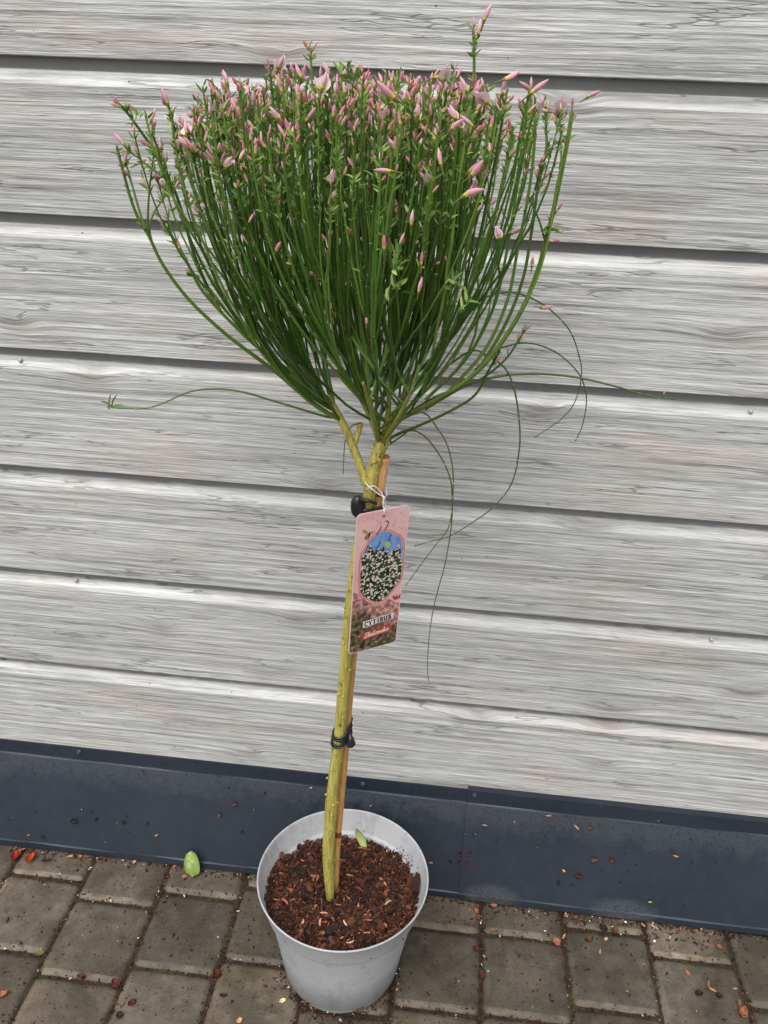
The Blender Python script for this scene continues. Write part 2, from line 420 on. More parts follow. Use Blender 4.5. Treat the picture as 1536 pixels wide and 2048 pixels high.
for c in range(-9, 22):
    x0 = -.6785 + (c - 1) * PW + U(-.001, .001)
    o = offs.get(c, -.1 - .13 * rnd())
    while o < .03: o += PW
    yy = o
    while yy > -1.8:
        gpx = .0013
        t = U(.72, 1.25); wm = U(-.04, .04)
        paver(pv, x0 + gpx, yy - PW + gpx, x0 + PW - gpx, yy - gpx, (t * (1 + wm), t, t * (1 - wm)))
        yy -= PW
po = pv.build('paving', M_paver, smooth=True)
tag(po, 'square grey concrete pavers with rounded edges laid in offset columns', kind='structure')

# ------------------------------------------------------------------ clad wall
wall = empty('clad_wall', (0, 0, .18)); tag(wall, 'wall of wide pale grey woodgrain boards with dark shadow grooves', 'wall')
P0 = .1692837; lips = [1.19779 - P0 * i for i in range(6)]
bottoms = [.180885] + lips[::-1] + [1.19779 + P0 * k for k in range(1, 8)]
XW = 3.2
for i, zb in enumerate(bottoms):
    H = P0 if i else lips[5] - .180885
    t = zb + H
    prof = [(.0215, zb - .0120), (.0205, zb - .0012), (.0190, zb), (.0009, zb), (0.0, zb + .0008), (-.0010, t - .0280), (-.0006, t - .0272), (.0080, t - .0136), (.0092, t - .0129), (.0215, t - .0124)]
    mb = MB(); k = len(prof)
    V = [(x, y, z) for x in (-XW, XW) for y, z in prof]
    mb.add(V, [(j, j + 1, k + j + 1, k + j) for j in range(k - 1)])
    bo = mb.build('board', M_wood, wall, smooth=False)
# wall body behind the boards
mb = MB(); box(mb, (0, .115, 1.2), 2 * XW, .2, 2.4, (.3, .3, .3)); mb.build('wall_core', M_metal, wall, smooth=False)
# screw heads sitting on the slanted top edges of the boards
for px, py in ((41, 721), (152, 1161), (1501, 823), (1423, 1279)):
    p = at(px, py, .004)
    mb = MB(); R = .0030
    nrm = Vector((0, -.72, .69)).normalized(); p = p + nrm * .001; a = Vector((1, 0, 0)); b_ = nrm.cross(a)
    V = []; rings = [(1.0, 0), (.96, .35), (.7, .75), (.35, .95)]
    for rr, hh in rings:
        for j in range(14): V.append(p + a * math.cos(j * math.tau / 14) * R * rr + b_ * math.sin(j * math.tau / 14) * R * rr + nrm * (hh * .0022))
    F = [(i * 14 + j, i * 14 + (j + 1) % 14, (i + 1) * 14 + (j + 1) % 14, (i + 1) * 14 + j) for i in range(3) for j in range(14)] + [tuple(42 + j for j in range(14))]
    mb.add(V, F, (.40, .40, .39)); mb.build('screw', M_metal, wall)

# ------------------------------------------------------------------ flashing at the wall foot
fl = empty('metal_flashing', (0, -.05, 0)); tag(fl, 'dark blue grey folded metal flashing along the foot of the wall', 'flashing')
xs = at(925, 1700, -.035).x
def flash_panel(x0, x1, off, end):
    prof = [(.008, .20), (-.0005, .1795), (-.0045, .1575), (-.0060, .1555), (-.0590, .0150), (-.0608, .0130), (-.0625, .0035), (-.0605, .0010)]
    n = len(prof); xsn = 60; V = []; F = []
    for i in range(xsn + 1):
        x = x0 + (x1 - x0) * i / xsn
        for k, (y, z) in enumerate(prof):
            wv = .0006 * math.sin(x * 9 + k) + .0004 * math.sin(x * 31 + 2 * k)
            V.append((x, y - off + (wv if 2 <= k <= 5 else 0), z + off * .5))
    for i in range(xsn):
        for k in range(n - 1): F.append((i * n + k, i * n + k + 1, (i + 1) * n + k + 1, (i + 1) * n + k))
    mb = MB(); mb.add(V, F)
    o = mb.build('panel', M_flash, fl, smooth=False)
    md = o.modifiers.new('thick', 'SOLIDIFY'); md.thickness = .0008; md.offset = -1
flash_panel(-XW, xs + .03, 0, 1); flash_panel(xs, XW, .0028, 0)
for px, py in ((158, 1504), (726, 1568), (949, 1590), (1316, 1640), (-260, 1456), (1750, 1700)):
    p = at(px, py, -.004); mb = MB(); nrm = Vector((0, -1, .12)).normalized(); a = Vector((1, 0, 0)); b_ = nrm.cross(a)
    V = []
    prf = [(1.0, 0), (1.0, .15), (.9, .3), (.6, .35), (.58, .95), (.5, 1.1)]
    for rr, hh in prf:
        for j in range(12): V.append(p + a * math.cos(j * math.tau / 12) * .0042 * rr + b_ * math.sin(j * math.tau / 12) * .0042 * rr + nrm * (hh * .0035 - .0005))
    F = [(i * 12 + j, i * 12 + (j + 1) % 12, (i + 1) * 12 + (j + 1) % 12, (i + 1) * 12 + j) for i in range(5) for j in range(12)] + [tuple(60 + j for j in range(12))]
    mb.add(V, F, (.05, .068, .09)); mb.build('screw', M_metal, fl, smooth=False)

# ------------------------------------------------------------------ pot
PX, PY = -.1068, -.1940
RZ, RR, RB = .1869, .1208, .0815
pot = MB(); NS = 96
prof = [(.060, .0085), (RB - .004, .0085), (RB - .0015, 'foot'), (RB, .0012), (RB + .0004, .0092), (RB + .0006, .0100), (RB + .0042, .0125), (.0945, .075), (.1050, .1380), (.1056, .1425), (.1060, .1440), (.1094, .1450), (.1102, .1462), (.1108, .1490), (.1178, .1790), (RR - .0006, .1838), (RR, .1850), (RR - .0004, .1862), (RR - .0012, RZ),
        (RR - .0022, .1862), (RR - .0030, .1840), (RR - .0045, .1780), (.1088, .1535), (.1078, .1520), (.1042, .1510), (.1034, .1495), (.1010, .1300), (.095, .11)]
V = []
notch = [math.radians(a) for a in (-118, -62, 0, 60, 120, 180)]
for i, (r, z) in enumerate(prof):
    for j in range(NS):
        a = math.tau * j / NS - math.pi
        inn = any(abs((a - q + math.pi) % math.tau - math.pi) < .085 for q in notch)
        zz = z
        if z == 'foot': zz = .0075 if inn else .0002
        elif i == 3 and inn: zz = .0085
        wob = 1 + .004 * math.sin(2 * a + .6) * (z if isinstance(z, float) else 0) / .18
        V.append((PX + r * wob * math.cos(a), PY + r * wob * math.sin(a), zz))
F = [(i * NS + j, i * NS + (j + 1) % NS, (i + 1) * NS + (j + 1) % NS, (i + 1) * NS + j) for i in range(len(prof) - 1) for j in range(NS)]
F.append(tuple(range(NS))[::-1])
pot.add(V, F)
po = pot.build('plant_pot', M_pot, origin=(PX, PY, 0))
tag(po, 'light grey round plastic nursery pot with soil specks on its side, standing against the flashing', 'plant pot')

# ------------------------------------------------------------------ bark mulch in the pot
def soilz(x, y):
    d = math.hypot(x - PX, y - PY) / .112
    f = .1570 + .005 * max(0, -(y - PY) / .11) - .014 * max(0, (y - PY) / .11) + .004 * math.sin(x * 90 + 1) * math.cos(y * 75)
    f += .0035 * math.sin(x * 210 + y * 160) * math.sin(y * 240 - x * 60) + .0016 * math.sin(x * 520) * math.sin(y * 610)
    f -= .012 * math.exp(-((x + .124) ** 2 + (y + .208) ** 2) / .00018) * .7
    if d > .9: f -= (d - .9) * .03
    return f
TONES = [(.018, .008, .005), (.035, .013, .008), (.08, .025, .013), (.14, .045, .02), (.25, .085, .038), (.38, .15, .07), (.52, .24, .13), (.66, .42, .28)]
def sliver(mb, p, L, W, T, R, col):
    """irregular bark splinter"""
    n = 4; V = []
    bend = U(-.2, .2) * L
    for i in range(n + 1):
        t = i / n - .5; ww = W * (.35 + .65 * math.sqrt(max(0, 1 - (2 * t) ** 2))) * U(.75, 1.2)
        for sx, sz in ((-1, -1), (1, -1), (1, 1), (-1, 1)):
            q = Vector((t * L, sx * ww / 2 + bend * (t * t * 4 - .3), sz * T / 2 * U(.6, 1.1)))
            V.append(Vector(p) + R @ q)
    F = [(i * 4 + j, i * 4 + (j + 1) % 4, i * 4 + 4 + (j + 1) % 4, i * 4 + 4 + j) for i in range(n) for j in range(4)]
    F += [(3, 2, 1, 0), (n * 4, n * 4 + 1, n * 4 + 2, n * 4 + 3)]
    mb.add(V, F, col)
def rotm(tilt=.4): return Matrix.Rotation(U(0, math.tau), 3, 'Z') @ Matrix.Rotation(U(-tilt, tilt), 3, 'Y') @ Matrix.Rotation(U(-1, 1), 3, 'X')
mu = MB(); N = 90; V = []; F = []; C = []
idx = {}
for i in range(N + 1):
    for j in range(N + 1):
        x = PX + (i / N - .5) * .236; y = PY + (j / N - .5) * .236
        d = math.hypot(x - PX, y - PY)
        lim = .1115 if soilz(x, y) > .1515 else .1035
        if d > lim:
            s = lim / d
            if d < .121: x = PX + (x - PX) * s; y = PY + (y - PY) * s
            else: continue
        idx[i, j] = len(V); V.append((x, y, soilz(x, y) + U(-.0016, .0016)))
for i in range(N):
    for j in range(N):
        q = [(i, j), (i + 1, j), (i + 1, j + 1), (i, j + 1)]
        if all(k in idx for k in q):
            F.append([idx[k] for k in q]); C.append(TONES[random.choice((0, 0, 1, 1, 2))])
mu.add(V, F, C)
for k in range(5200):
    a = U(0, math.tau); r = .109 * math.sqrt(rnd()); x = PX + r * math.cos(a); y = PY + r * math.sin(a)
    if r > .103 and soilz(x, y) < .1515: continue
    if math.hypot(x + .1236, y + .208) < .011: continue
    big = rnd()
    tone = TONES[min(7, int(abs(random.gauss(0, 1)) * 2.0 + .6))]
    if big < .75: L, W, T = U(.002, .006), U(.0006, .0018), U(.0006, .0014)
    elif big < .96: L, W, T = U(.005, .011), U(.001, .003), U(.0008, .002)
    else: L, W, T = U(.009, .016), U(.003, .008), U(.002, .005); tone = TONES[random.choice((0, 1, 2, 2, 3))]
    t = U(.75, 1.3)
    sliver(mu, (x, y, soilz(x, y) + U(0, .0035)), L, W, T, rotm(.6), tuple(c * t for c in tone))
# two big dark bark lumps by the right rim, paler splinters in front
for (px, py, L, W, T, tn, ang) in ((832, 1772, .034, .010, .007, 1, 1.45), (820, 1758, .024, .008, .006, 2, 1.5), (660, 1868, .02, .013, .007, 0, .5), (600, 1740, .017, .012, .008, 0, .2), (575, 1715, .014, .011, .008, 1, 1.0), (612, 1668, .012, .012, .009, 0, .3), (760, 1860, .016, .010, .006, 2, 2.0)):
    p = atz(px, py, .158); p.z = soilz(p.x, p.y) + .003
    for q in range(3): sliver(mu, p + Vector((U(-.001, .001), U(-.001, .001), q * .0008)), L * U(.85, 1), W * U(.8, 1), T, Matrix.Rotation(ang + U(-.1, .1), 3, 'Z'), TONES[tn])
for px, py, tn in ((648, 1832, 6), (735, 1835, 6), (735, 1845, 5), (605, 1848, 6), (700, 1890, 7), (690, 1850, 7), (762, 1762, 5), (770, 1768, 6), (775, 1775, 5), (628, 1748, 6), (553, 1800, 5), (570, 1805, 5), (640, 1852, 6), (680, 1882, 6), (735, 1870, 6), (635, 1757, 4), (645, 1870, 5), (770, 1850, 6), (700, 1745, 6), (718, 1688, 6), (775, 1810, 7)):
    p = atz(px, py, .16); p.z = soilz(p.x, p.y) + .004
    sliver(mu, p, U(.006, .013), U(.002, .004), .0012, rotm(.3), TONES[tn])
# grains of soil left on the inner wall of the pot
for k in range(60):
    a = math.radians(U(15, 65)); zq = soilz(PX + .1 * math.cos(a), PY + .1 * math.sin(a)) + abs(random.gauss(0, .006)); r = .1025 if zq < .153 else .1065 + (zq - .153) * .35
    sliver(mu, (PX + r * math.cos(a), PY + r * math.sin(a), zq), U(.001, .003), .001, .0008, rotm(1), TONES[0])
tag(mu.build('bark_mulch', M_chip, smooth=False), 'reddish brown bark mulch and potting soil filling the grey pot', 'mulch', kind='stuff')

# ------------------------------------------------------------------ the broom standard: trunk, limbs
def ty(z): return -.208 - .045 * (z - .155) / .68          # the trunk leans a little towards the camera
def tp(px, py, z_guess=.5):
    z = z_guess
    for _ in range(12): z = at(px, py, ty(z)).z
    return at(px, py, ty(z))
ROOT = Vector((-.1236, -.208, .150))
bush = empty('broom_tree', ROOT)
tag(bush, 'broom grown as a small standard tree, bare yellow trunk, green twigs, pink flowers', 'tree')
def knobby(mb, pts, rad, n=12, rough=.08, col=(1, 1, 1)):
    pts = spline(pts, 8); m_ = len(pts); R_ = []
    for i in range(m_):
        f = i / (m_ - 1) * (len(rad) - 1); k = min(int(f), len(rad) - 2); R_.append((rad[k] * (1 - (f - k)) + rad[k + 1] * (f - k)) * (1 + rough * U(-1, 1) * .5))
    o = len(mb.v); tube(mb, pts, R_, n, col)
    for i in range(o, len(mb.v)):
        v = mb.v[i]; mb.v[i] = (v[0] + U(-1, 1) * R_[0] * .05, v[1] + U(-1, 1) * R_[0] * .05, v[2])
    return pts
tr = MB()
track = [(661, 1795, .0055), (659, 1765, .0074), (657, 1700, .0088), (662, 1620, .0086), (670, 1540, .0078), (679, 1470, .0074), (685, 1400, .0076), (691, 1330, .0073), (699, 1240, .0074), (706, 1170, .0068), (716, 1100, .0067), (728, 1040, .0062), (737, 1000, .0064), (742, 965, .0072), (749, 930, .0062), (757, 905, .0066), (764, 888, .0072), (771, 868, .0050), (775, 848, .0034)]
tpts = [tp(a, b) for a, b, _ in track]; tpts[0].z = .146
knobby(tr, tpts, [c * .94 for *_, c in track], 14, .05)
# burrs and healed bud scars on the trunk
for k in range(80):
    i = random.randrange(1, len(tpts) - 2); f = rnd(); c = tpts[i].lerp(tpts[i + 1], f); rr = track[i][2]
    a = U(-math.pi, 0); d = Vector((math.cos(a), math.sin(a), 0)); q = c + d * rr * .93
    s = U(.0008, .0018)
    tube(tr, [q - Vector((0, 0, s)), q + d * s * .7, q + Vector((0, 0, s * 1.2))], [s * .5, s, s * .4], 6, random.choice(((1, 1, 1), (1.15, 1.1, 1.2), (.35, .2, .2), (.8, .85, .7))))
# pruned stub at the bottom
tr.build('trunk', M_bark, bush)

BL = at(655, 792, -.245)       # end of the left woody limb
lb = MB()
l0 = tp(733, 968)
lp = knobby(lb, [l0, at(722, 935, -.25), at(708, 900, -.248), at(693, 862, -.246), at(674, 825, -.245), BL], [.0052, .0042, .0042, .0040, .0036, .0028], 10, .06)
tube(lb, spline([at(708, 892, -.248), at(716, 868, -.24), at(722, 845, -.235)], 5), [.0026] * 11, 8)
lb.build('branch', M_bark, bush)
limbs = []     # (points) of woody limbs that twigs leave from
for pts_, rr in (([(762, 890, -.252), (772, 850, -.262), (778, 805, -.27), (775, 765, -.28)], .0034), ([(765, 888, -.250), (785, 858, -.25), (808, 835, -.25), (840, 824, -.25)], .0027),
                 ([(758, 886, -.252), (742, 840, -.24), (722, 800, -.235), (706, 778, -.23)], .0027), ([(764, 886, -.256), (790, 846, -.285), (812, 805, -.30), (826, 775, -.305)], .0026),
                 ([(758, 884, -.256), (748, 840, -.29), (735, 795, -.31), (726, 765, -.32)], .0026), ([(764, 884, -.246), (778, 848, -.215), (800, 810, -.19), (815, 770, -.175)], .0030),
                 ([(760, 884, -.246), (752, 848, -.215), (738, 805, -.19), (735, 770, -.175)], .0030)):
    m2 = MB(); P_ = [at(*q) for q in pts_]
    limbs.append(knobby(m2, P_, [rr, rr * .85, rr * .7, rr * .5], 8, .06, (.55, .66, .5))); m2.build('branch', M_bark, bush)

# ------------------------------------------------------------------ twigs
CX, CY, AX, BY = -.112, -.255, .186, .150
stems = []          # (points, r0, r1, colour)
def green():
    t = U(.32, 1.25); s = rnd()
    if rnd() < .2: return (t * .17, t * .27, t * .045)
    return (t * (.060 + .075 * s), t * (.170 + .065 * s), t * (.018 + .018 * s))
def tip_z(x, y):
    ex = (x - CX) / AX; ey = (y - CY) / BY; e = min(1.3, math.hypot(ex, ey))
    return 1.164 + .008 * ex - .024 * e ** 4 - .030 * max(0, -ex) ** 5 + random.gauss(0, .007)
def primary(tx, ty_, tz, r0):
    ex = (tx - CX) / AX
    if ex < -.25 and (ex < -.55 or rnd() < .55): b = lp[-1 - random.randrange(14)].copy()
    else: L = random.choice(limbs); b = L[random.randrange(len(L) // 8, len(L))].copy()
    T = Vector((tx, ty_, tz)); d = T - b
    out = Vector((d.x, d.y, 0))
    p1 = b + out * .46 + Vector((0, 0, d.z * .16)); p2 = b + out * .90 + Vector((0, 0, d.z * .56))
    pts = bez(b, p1, p2, T, 16)
    for i in range(2, len(pts)): pts[i] += Vector((U(-1, 1), U(-1, 1), 0)) * .0011
    stems.append((pts, r0, r0 * .62, green())); return pts
prim = []
NP = 58
for i in range(NP):
    r = math.sqrt((i + .5) / NP) ** .85; a = i * 2.39996 + .4
    x = CX + AX * r * (.86 if rnd() < .6 else 1) * math.cos(a); y = CY + BY * r * math.sin(a)
    if y > -.07: y = -.07
    prim.append(primary(x, y, tip_z(x, y) - U(0, .02), U(.0012, .0017)))
# outer twigs that make the outline, each traced with its own distance
def traced(P, y0, y1, r0, r1=None):
    n = len(P); pts = spline([at(px, py, y0 + (y1 - y0) * i / (n - 1)) for i, (px, py) in enumerate(P)], 4)
    stems.append((pts, r0, r1 or r0 * .6, green())); prim_out.append(pts); return pts
prim_out = []
traced([(673, 836), (640, 816), (597, 783), (554, 746), (510, 713), (462, 677), (419, 640), (382, 604), (349, 564), (320, 520), (298, 473), (277, 438), (262, 400), (248, 350), (236, 305)], -.245, -.26, .0024, .0012)
traced([(290, 458), (277, 415), (263, 365), (250, 318)], -.258, -.255, .0013)
traced([(668, 818), (640, 801), (600, 772), (545, 722), (490, 672), (440, 622), (400, 575), (372, 520), (352, 485), (333, 455)], -.245, -.235, .0021)
traced([(440, 622), (408, 560), (385, 500), (366, 432), (345, 372), (310, 305), (278, 258), (244, 212)], -.24, -.27, .0019)
traced([(305, 490), (299, 455), (308, 425), (325, 400), (340, 380), (362, 350)], -.255, -.24, .0011)
traced([(295, 466), (296, 420), (300, 365), (309, 300)], -.256, -.27, .0012)
traced([(658, 800), (580, 748), (505, 655), (465, 590), (430, 500), (400, 420), (372, 330), (345, 245), (334, 205)], -.25, -.30, .0020)
traced([(660, 800), (605, 756), (545, 680), (505, 600), (475, 500), (455, 420), (430, 330), (408, 260), (395, 200)], -.25, -.22, .0019)
traced([(500, 650), (455, 560), (420, 470), (390, 400), (352, 370), (315, 345), (275, 315), (256, 300)], -.25, -.28, .0012)
traced([(662, 806), (625, 782), (560, 700), (520, 620), (500, 520), (470, 400), (440, 300), (420, 240)], -.25, -.33, .0019)
traced([(800, 838), (870, 800), (940, 755), (992, 700), (1042, 622), (1074, 545), (1091, 483), (1105, 428), (1120, 358), (1134, 287), (1144, 224)], -.25, -.26, .0026, .0018)
traced([(1091, 483), (1078, 440), (1060, 400)], -.258, -.26, .0012)
traced([(1040, 625), (1075, 555), (1098, 470), (1112, 380), (1122, 330), (1122, 270), (1118, 225)], -.258, -.27, .0013)
traced([(960, 735), (1010, 650), (1045, 560), (1062, 470), (1075, 380), (1092, 300), (1092, 260), (1090, 200)], -.25, -.24, .0018)
traced([(900, 780), (970, 700), (1015, 600), (1035, 500), (1055, 400), (1068, 300), (1070, 195)], -.25, -.30, .0018)
traced([(850, 800), (930, 720), (985, 620), (1010, 520), (1030, 400), (1045, 300), (1045, 215)], -.25, -.21, .0018)
traced([(1050, 470), (1062, 450), (1073, 400), (1080, 330)], -.25, -.25, .0012)
traced([(800, 800), (870, 660), (910, 540), (935, 400), (945, 250), (948, 150), (947, 62)], -.25, -.27, .0018, .0012)
traced([(810, 830), (880, 790), (950, 765), (1010, 720), (1050, 660)], -.25, -.22, .0016)
traced([(768, 884), (800, 866), (840, 850), (900, 822), (950, 790), (975, 745), (1000, 700)], -.25, -.24, .0018)
allp = prim + prim_out
def near(x, y):
    best = sorted(prim, key=lambda P: (P[-1].x - x) ** 2 + (P[-1].y - y) ** 2)[:4]; return random.choice(best)
for i in range(760):
    a = U(0, math.tau); r = min(1.0, rnd() ** .62); x = CX + .006 + AX * r * .97 * math.cos(a); y = min(-.065, CY + BY * r * math.sin(a))
    if abs(x - CX) > .112 and rnd() < (.78 if x < CX else .66): continue
    z = tip_z(x, y) + U(-.012, .012)
    if rnd() < .22 and abs(x - CX) < .12: z -= U(.02, .16)
    P = near(x, y) if rnd() < .9 else min(prim_out, key=lambda Q: math.hypot(Q[-1].x - x, Q[-1].y - y))
    if math.hypot(P[-1].x - x, P[-1].y - y) > .07: continue
    k = random.randrange(2, int(len(P) * .5)); p = P[k]; t = (P[k + 1] - P[k]).normalized()
    T = Vector((x, y, z)); L = (T - p).length
    if T.z < p.z + .07 + .9 * math.hypot(T.x - p.x, T.y - p.y): continue
    e = Vector(((x - CX) * .7, (y - CY) * .7, 1)).normalized()
    r0 = U(.0008, .0014)
    pts = bez(p, p + t * L * .36, T - e * L * .42, T, 12)
    for j in range(2, len(pts)): pts[j] += Vector((U(-1, 1), U(-1, 1), 0)) * .0009
    stems.append((pts, r0, r0 * .72, green())); allp.append(pts)
# long thin drooping shoots
def px3(P, y0, y1): return spline([at(a, b, y0 + (y1 - y0) * i / (len(P) - 1)) for i, (a, b) in enumerate(P)], 6)
DR = [px3([(677, 834), (655, 834), (600, 818), (540, 800), (480, 783), (420, 778), (375, 785), (330, 805), (295, 816), (250, 817), (222, 815)], -.245, -.30),
      px3([(850, 818), (900, 788), (940, 768), (1000, 752), (1060, 747), (1120, 750), (1180, 760), (1240, 775), (1290, 790), (1350, 798)], -.25, -.20),
      px3([(940, 615), (978, 592), (1019, 585), (1060, 595), (1101, 620), (1138, 659), (1156, 704), (1163, 750), (1149, 805), (1119, 841), (1069, 875)], -.22, -.16),
      px3([(950, 740), (992, 702), (1019, 691), (1051, 686), (1087, 693), (1124, 713), (1156, 745), (1169, 773), (1173, 805), (1165, 850), (1151, 882)], -.23, -.18),
      px3([(890, 735), (942, 702), (973, 710), (1010, 736), (1028, 777), (1037, 827), (1040, 878), (1035, 923), (1026, 960), (1010, 988), (980, 1020), (940, 1048), (900, 1072), (860, 1083), (828, 1092)], -.24, -.22),
      px3([(800, 836), (835, 825), (855, 830), (875, 857), (890, 880), (900, 908), (906, 945), (906, 986), (903, 1029), (894, 1061), (872, 1089), (844, 1126), (812, 1170)], -.25, -.235),
      px3([(770, 893), (786, 884), (805, 871), (823, 860), (850, 873), (874, 902), (891, 932), (902, 964), (904, 997), (904, 1033), (900, 1072), (889, 1132), (876, 1179), (866, 1222), (858, 1276), (855, 1334), (857, 1362)], -.25, -.22),
      px3([(722, 846), (703, 853), (690, 885), (686, 948)], -.245, -.24)]
for i, P in enumerate(DR):
    mb = MB(); n = len(P); r = (.0013, .0017, .0010, .0011, .0011, .0010, .0010, .0009)[i]
    tube(mb, P, [r * (1 - .55 * j / n) for j in range(n)], 5, (.075, .135, .035))
    for j in range(3, n, 4):
        q = P[j]; tube(mb, [q, q + Vector((U(-1, 1), U(-1, 0), U(-1, 1))) * .0022], [.0007, .0003], 4, (.32, .42, .18))
    mb.build('drooping_shoot', M_stem, bush)
# the hundred frontmost twigs as parts, the rest as one
def emit(mb, s):
    pts, r0, r1, c = s; n = len(pts)
    lo, hi = len(mb.f), 0
    tube(mb, pts, [r0 + (r1 - r0) * (j / (n - 1)) ** .8 for j in range(n)], 5, c, spin=rnd() * 3)
    woody = r0 > .0017
    if woody:                         # the lowest length of a thick twig is paler, browner bark
        for k in range(lo, lo + 5 * max(1, n // 8)):
            mb.c[k] = (.15, .19, .045)
def size_key(s):
    P = s[0]; mid = P[len(P) // 2]; L = (P[-1] - P[0]).length
    return L * s[1] / ((mid - CC).length ** 2) * (1.6 if mid.y < CY - .03 else 1) * (1.8 if abs(mid.x - CX) > .12 else 1)
order = sorted(stems, key=size_key, reverse=True)
for s in order[:92]:
    mb = MB(); emit(mb, s); mb.build('twig', M_stem, bush, smooth=False)
mb = MB()
for s in order[92:]: emit(mb, s)
tag(mb.build('twig_mass', M_stem, bush, smooth=False), kind='stuff')

# ------------------------------------------------------------------ leaves, small buds
lf = MB()
def leaf(mb, p, d, L, W, col, fold=.35):
    d = d.normalized(); s = d.cross(Vector((U(-1, 1), U(-1, 1), U(-.2, .6)))).normalized(); nn = s.cross(d)
    V = [p, p + d * L * .35 + s * W * .5 + nn * W * fold, p + d * L * .4 - nn * 0, p + d * L * .35 - s * W * .5 + nn * W * fold, p + d * L * .75 + s * W * .33 - nn * L * .04 + nn * W * fold * .5, p + d * L * .75 - nn * L * .06, p + d * L * .75 - s * W * .33 - nn * L * .04 + nn * W * fold * .5, p + d * L - nn * L * .14]
    mb.add(V, [(0, 2, 1), (0, 3, 2), (1, 2, 5, 4), (2, 3, 6, 5), (4, 5, 7), (5, 6, 7)], col)
def lcol():
    t = U(.7, 1.35); return (.34 * t, .46 * t, .13 * t) if rnd() < .55 else (.15 * t, .28 * t, .06 * t)
def stem_at(P, f):
    n = len(P) - 1; x = f * n; k = min(int(x), n - 1); return P[k].lerp(P[k + 1], x - k), (P[k + 1] - P[k]).normalized()
def rdir(t, spread=1.0):
    v = Vector((random.gauss(0, 1), random.gauss(0, 1), random.gauss(0, 1))); v = (v - t * v.dot(t)).normalized()
    return (t + v * spread).normalized()
fl_pos = []
for P in allp:
    top = P[-1]
    for _ in range(random.choice((5, 7, 9, 10, 12))):
        f = 1 - abs(random.gauss(0, .12)); p, t = stem_at(P, max(.3, f))
        for q in range(random.choice((1, 2, 3))): leaf(lf, p, rdir(t, U(.5, 1.6)), U(.004, .010), U(.0014, .0028), lcol())
    for _ in range(random.choice((3, 5, 7))):
        p, t = stem_at(P, U(.2, .95)); d = rdir(t, 1.2)
        tube(lf, [p, p + d * .0018], [.0009, .0004], 4, (.26, .38, .12))
for px, py, yy in ((925, 615, -.40), (905, 568, -.41), (786, 540, -.41), (790, 515, -.41), (397, 545, -.25), (692, 150, -.33), (705, 162, -.34), (270, 240, -.27), (1102, 462, -.258), (790, 575, -.40), (222, 815, -.30)):
    p = at(px, py, yy)
    for q in range(7): leaf(lf, p + Vector((U(-1, 1), 0, U(-1, 1))) * .004, rdir(Vector((U(-.4, .6), -.3, .7)), 1.1), U(.008, .014), U(.0025, .0042), lcol())
tag(lf.build('leaves', M_leaf, bush), kind='stuff')

# ------------------------------------------------------------------ flowers
PINK = [(.78, .30, .42), (.84, .44, .54), (.72, .24, .35), (.86, .55, .63)]
def bud(L, W, pink, yellow=.25, curve=.12, ped=.004):
    mb = MB(); n = 8
    tube(mb, [(0, 0, -.0005), (0, 0, ped)], [.0004, .0006], 5, (.17, .25, .06), caps=False)
    R = [(.0, .45), (.10, .62), (.2, .75), (.24, .66), (.38, .95), (.55, 1.0), (.72, .85), (.88, .5), (1.0, .12)]
    V = []; F = []; C = []
    for i, (t, r) in enumerate(R):
        for j in range(n):
            a = math.tau * j / n; y = math.sin(a) * r * W / 2
            V.append((math.cos(a) * r * W / 2 * .72, y + curve * L * t * t, ped + t * L))
    for i in range(len(R) - 1):
        t = R[i][0]
        if t < .2: c = (.30, .30, .07) if rnd() < .6 else (.32, .20, .08)
        elif t < yellow: c = (.72, .62, .16)
        else:
            k = min(1, (t - .1) / .3); c = tuple(p * k + q * (1 - k) for p, q in zip(pink, (.80, .60, .36)))
        for j in range(n):
            F.append((i * n + j, i * n + (j + 1) % n, (i + 1) * n + (j + 1) % n, (i + 1) * n + j)); C.append(c)
    F.append(tuple(range((len(R) - 1) * n, len(R) * n))); C.append(pink)
    mb.add(V, F, C); return mb
def banner(mb, z0, W, H, col):
    V = []; F = []; C = []; n = 6
    for i in range(n + 1):
        t = i / n; w_ = W * math.sin(math.pi * (.12 + .80 * t)) ** .7
        for j in range(5):
            s = (j - 2) / 2
            V.append((s * w_ / 2, .0012 + .0030 * t * t * 1.6 + abs(s) ** 2 * -.0022, z0 + H * t * (1 - .12 * s * s)))
    for i in range(n):
        for j in range(4): F.append((i * 5 + j, i * 5 + j + 1, i * 5 + 6 + j, i * 5 + 5 + j)); C.append(col if i > 0 else (.75, .6, .2))
    mb.add(V, F, C)
buds = []
for k in range(7):
    buds.append(bud(U(.0075, .0110), U(.0026, .0034), PINK[k % 4], .25, U(.0, .15)))
smalls = [bud(U(.004, .006), U(.0020, .0026), PINK[(k + 2) % 4], .22, .05, .0025) for k in range(3)]
longs = [bud(U(.013, .016), U(.0044, .0054), (.80, .42, .54), .30, U(.15, .3), .006) for k in range(4)]
opens = []
for k in range(4):
    o = bud(U(.011, .013), .0042, (.82, .52, .60), .38, .25, .005); banner(o, .0062, U(.008, .011), U(.007, .010), random.choice(((.82, .58, .66), (.85, .72, .75), (.80, .50, .60)))); opens.append(o)
lib = {}
for nm, L in (('bud', buds), ('small', smalls), ('long', longs), ('open', opens)):
    lib[nm] = [(b_, b_.mesh('flower', [M_petal])) for b_ in L]
FL = []
def put(kind, p, d, s=1.0):
    q = d.to_track_quat('Z', 'Y').to_matrix().to_4x4() @ Matrix.Rotation(U(0, math.tau), 4, 'Z')
    FL.append((kind, random.randrange(len(lib[kind])), p, d, Matrix.Translation(p) @ q @ Matrix.Scale(s, 4), s))
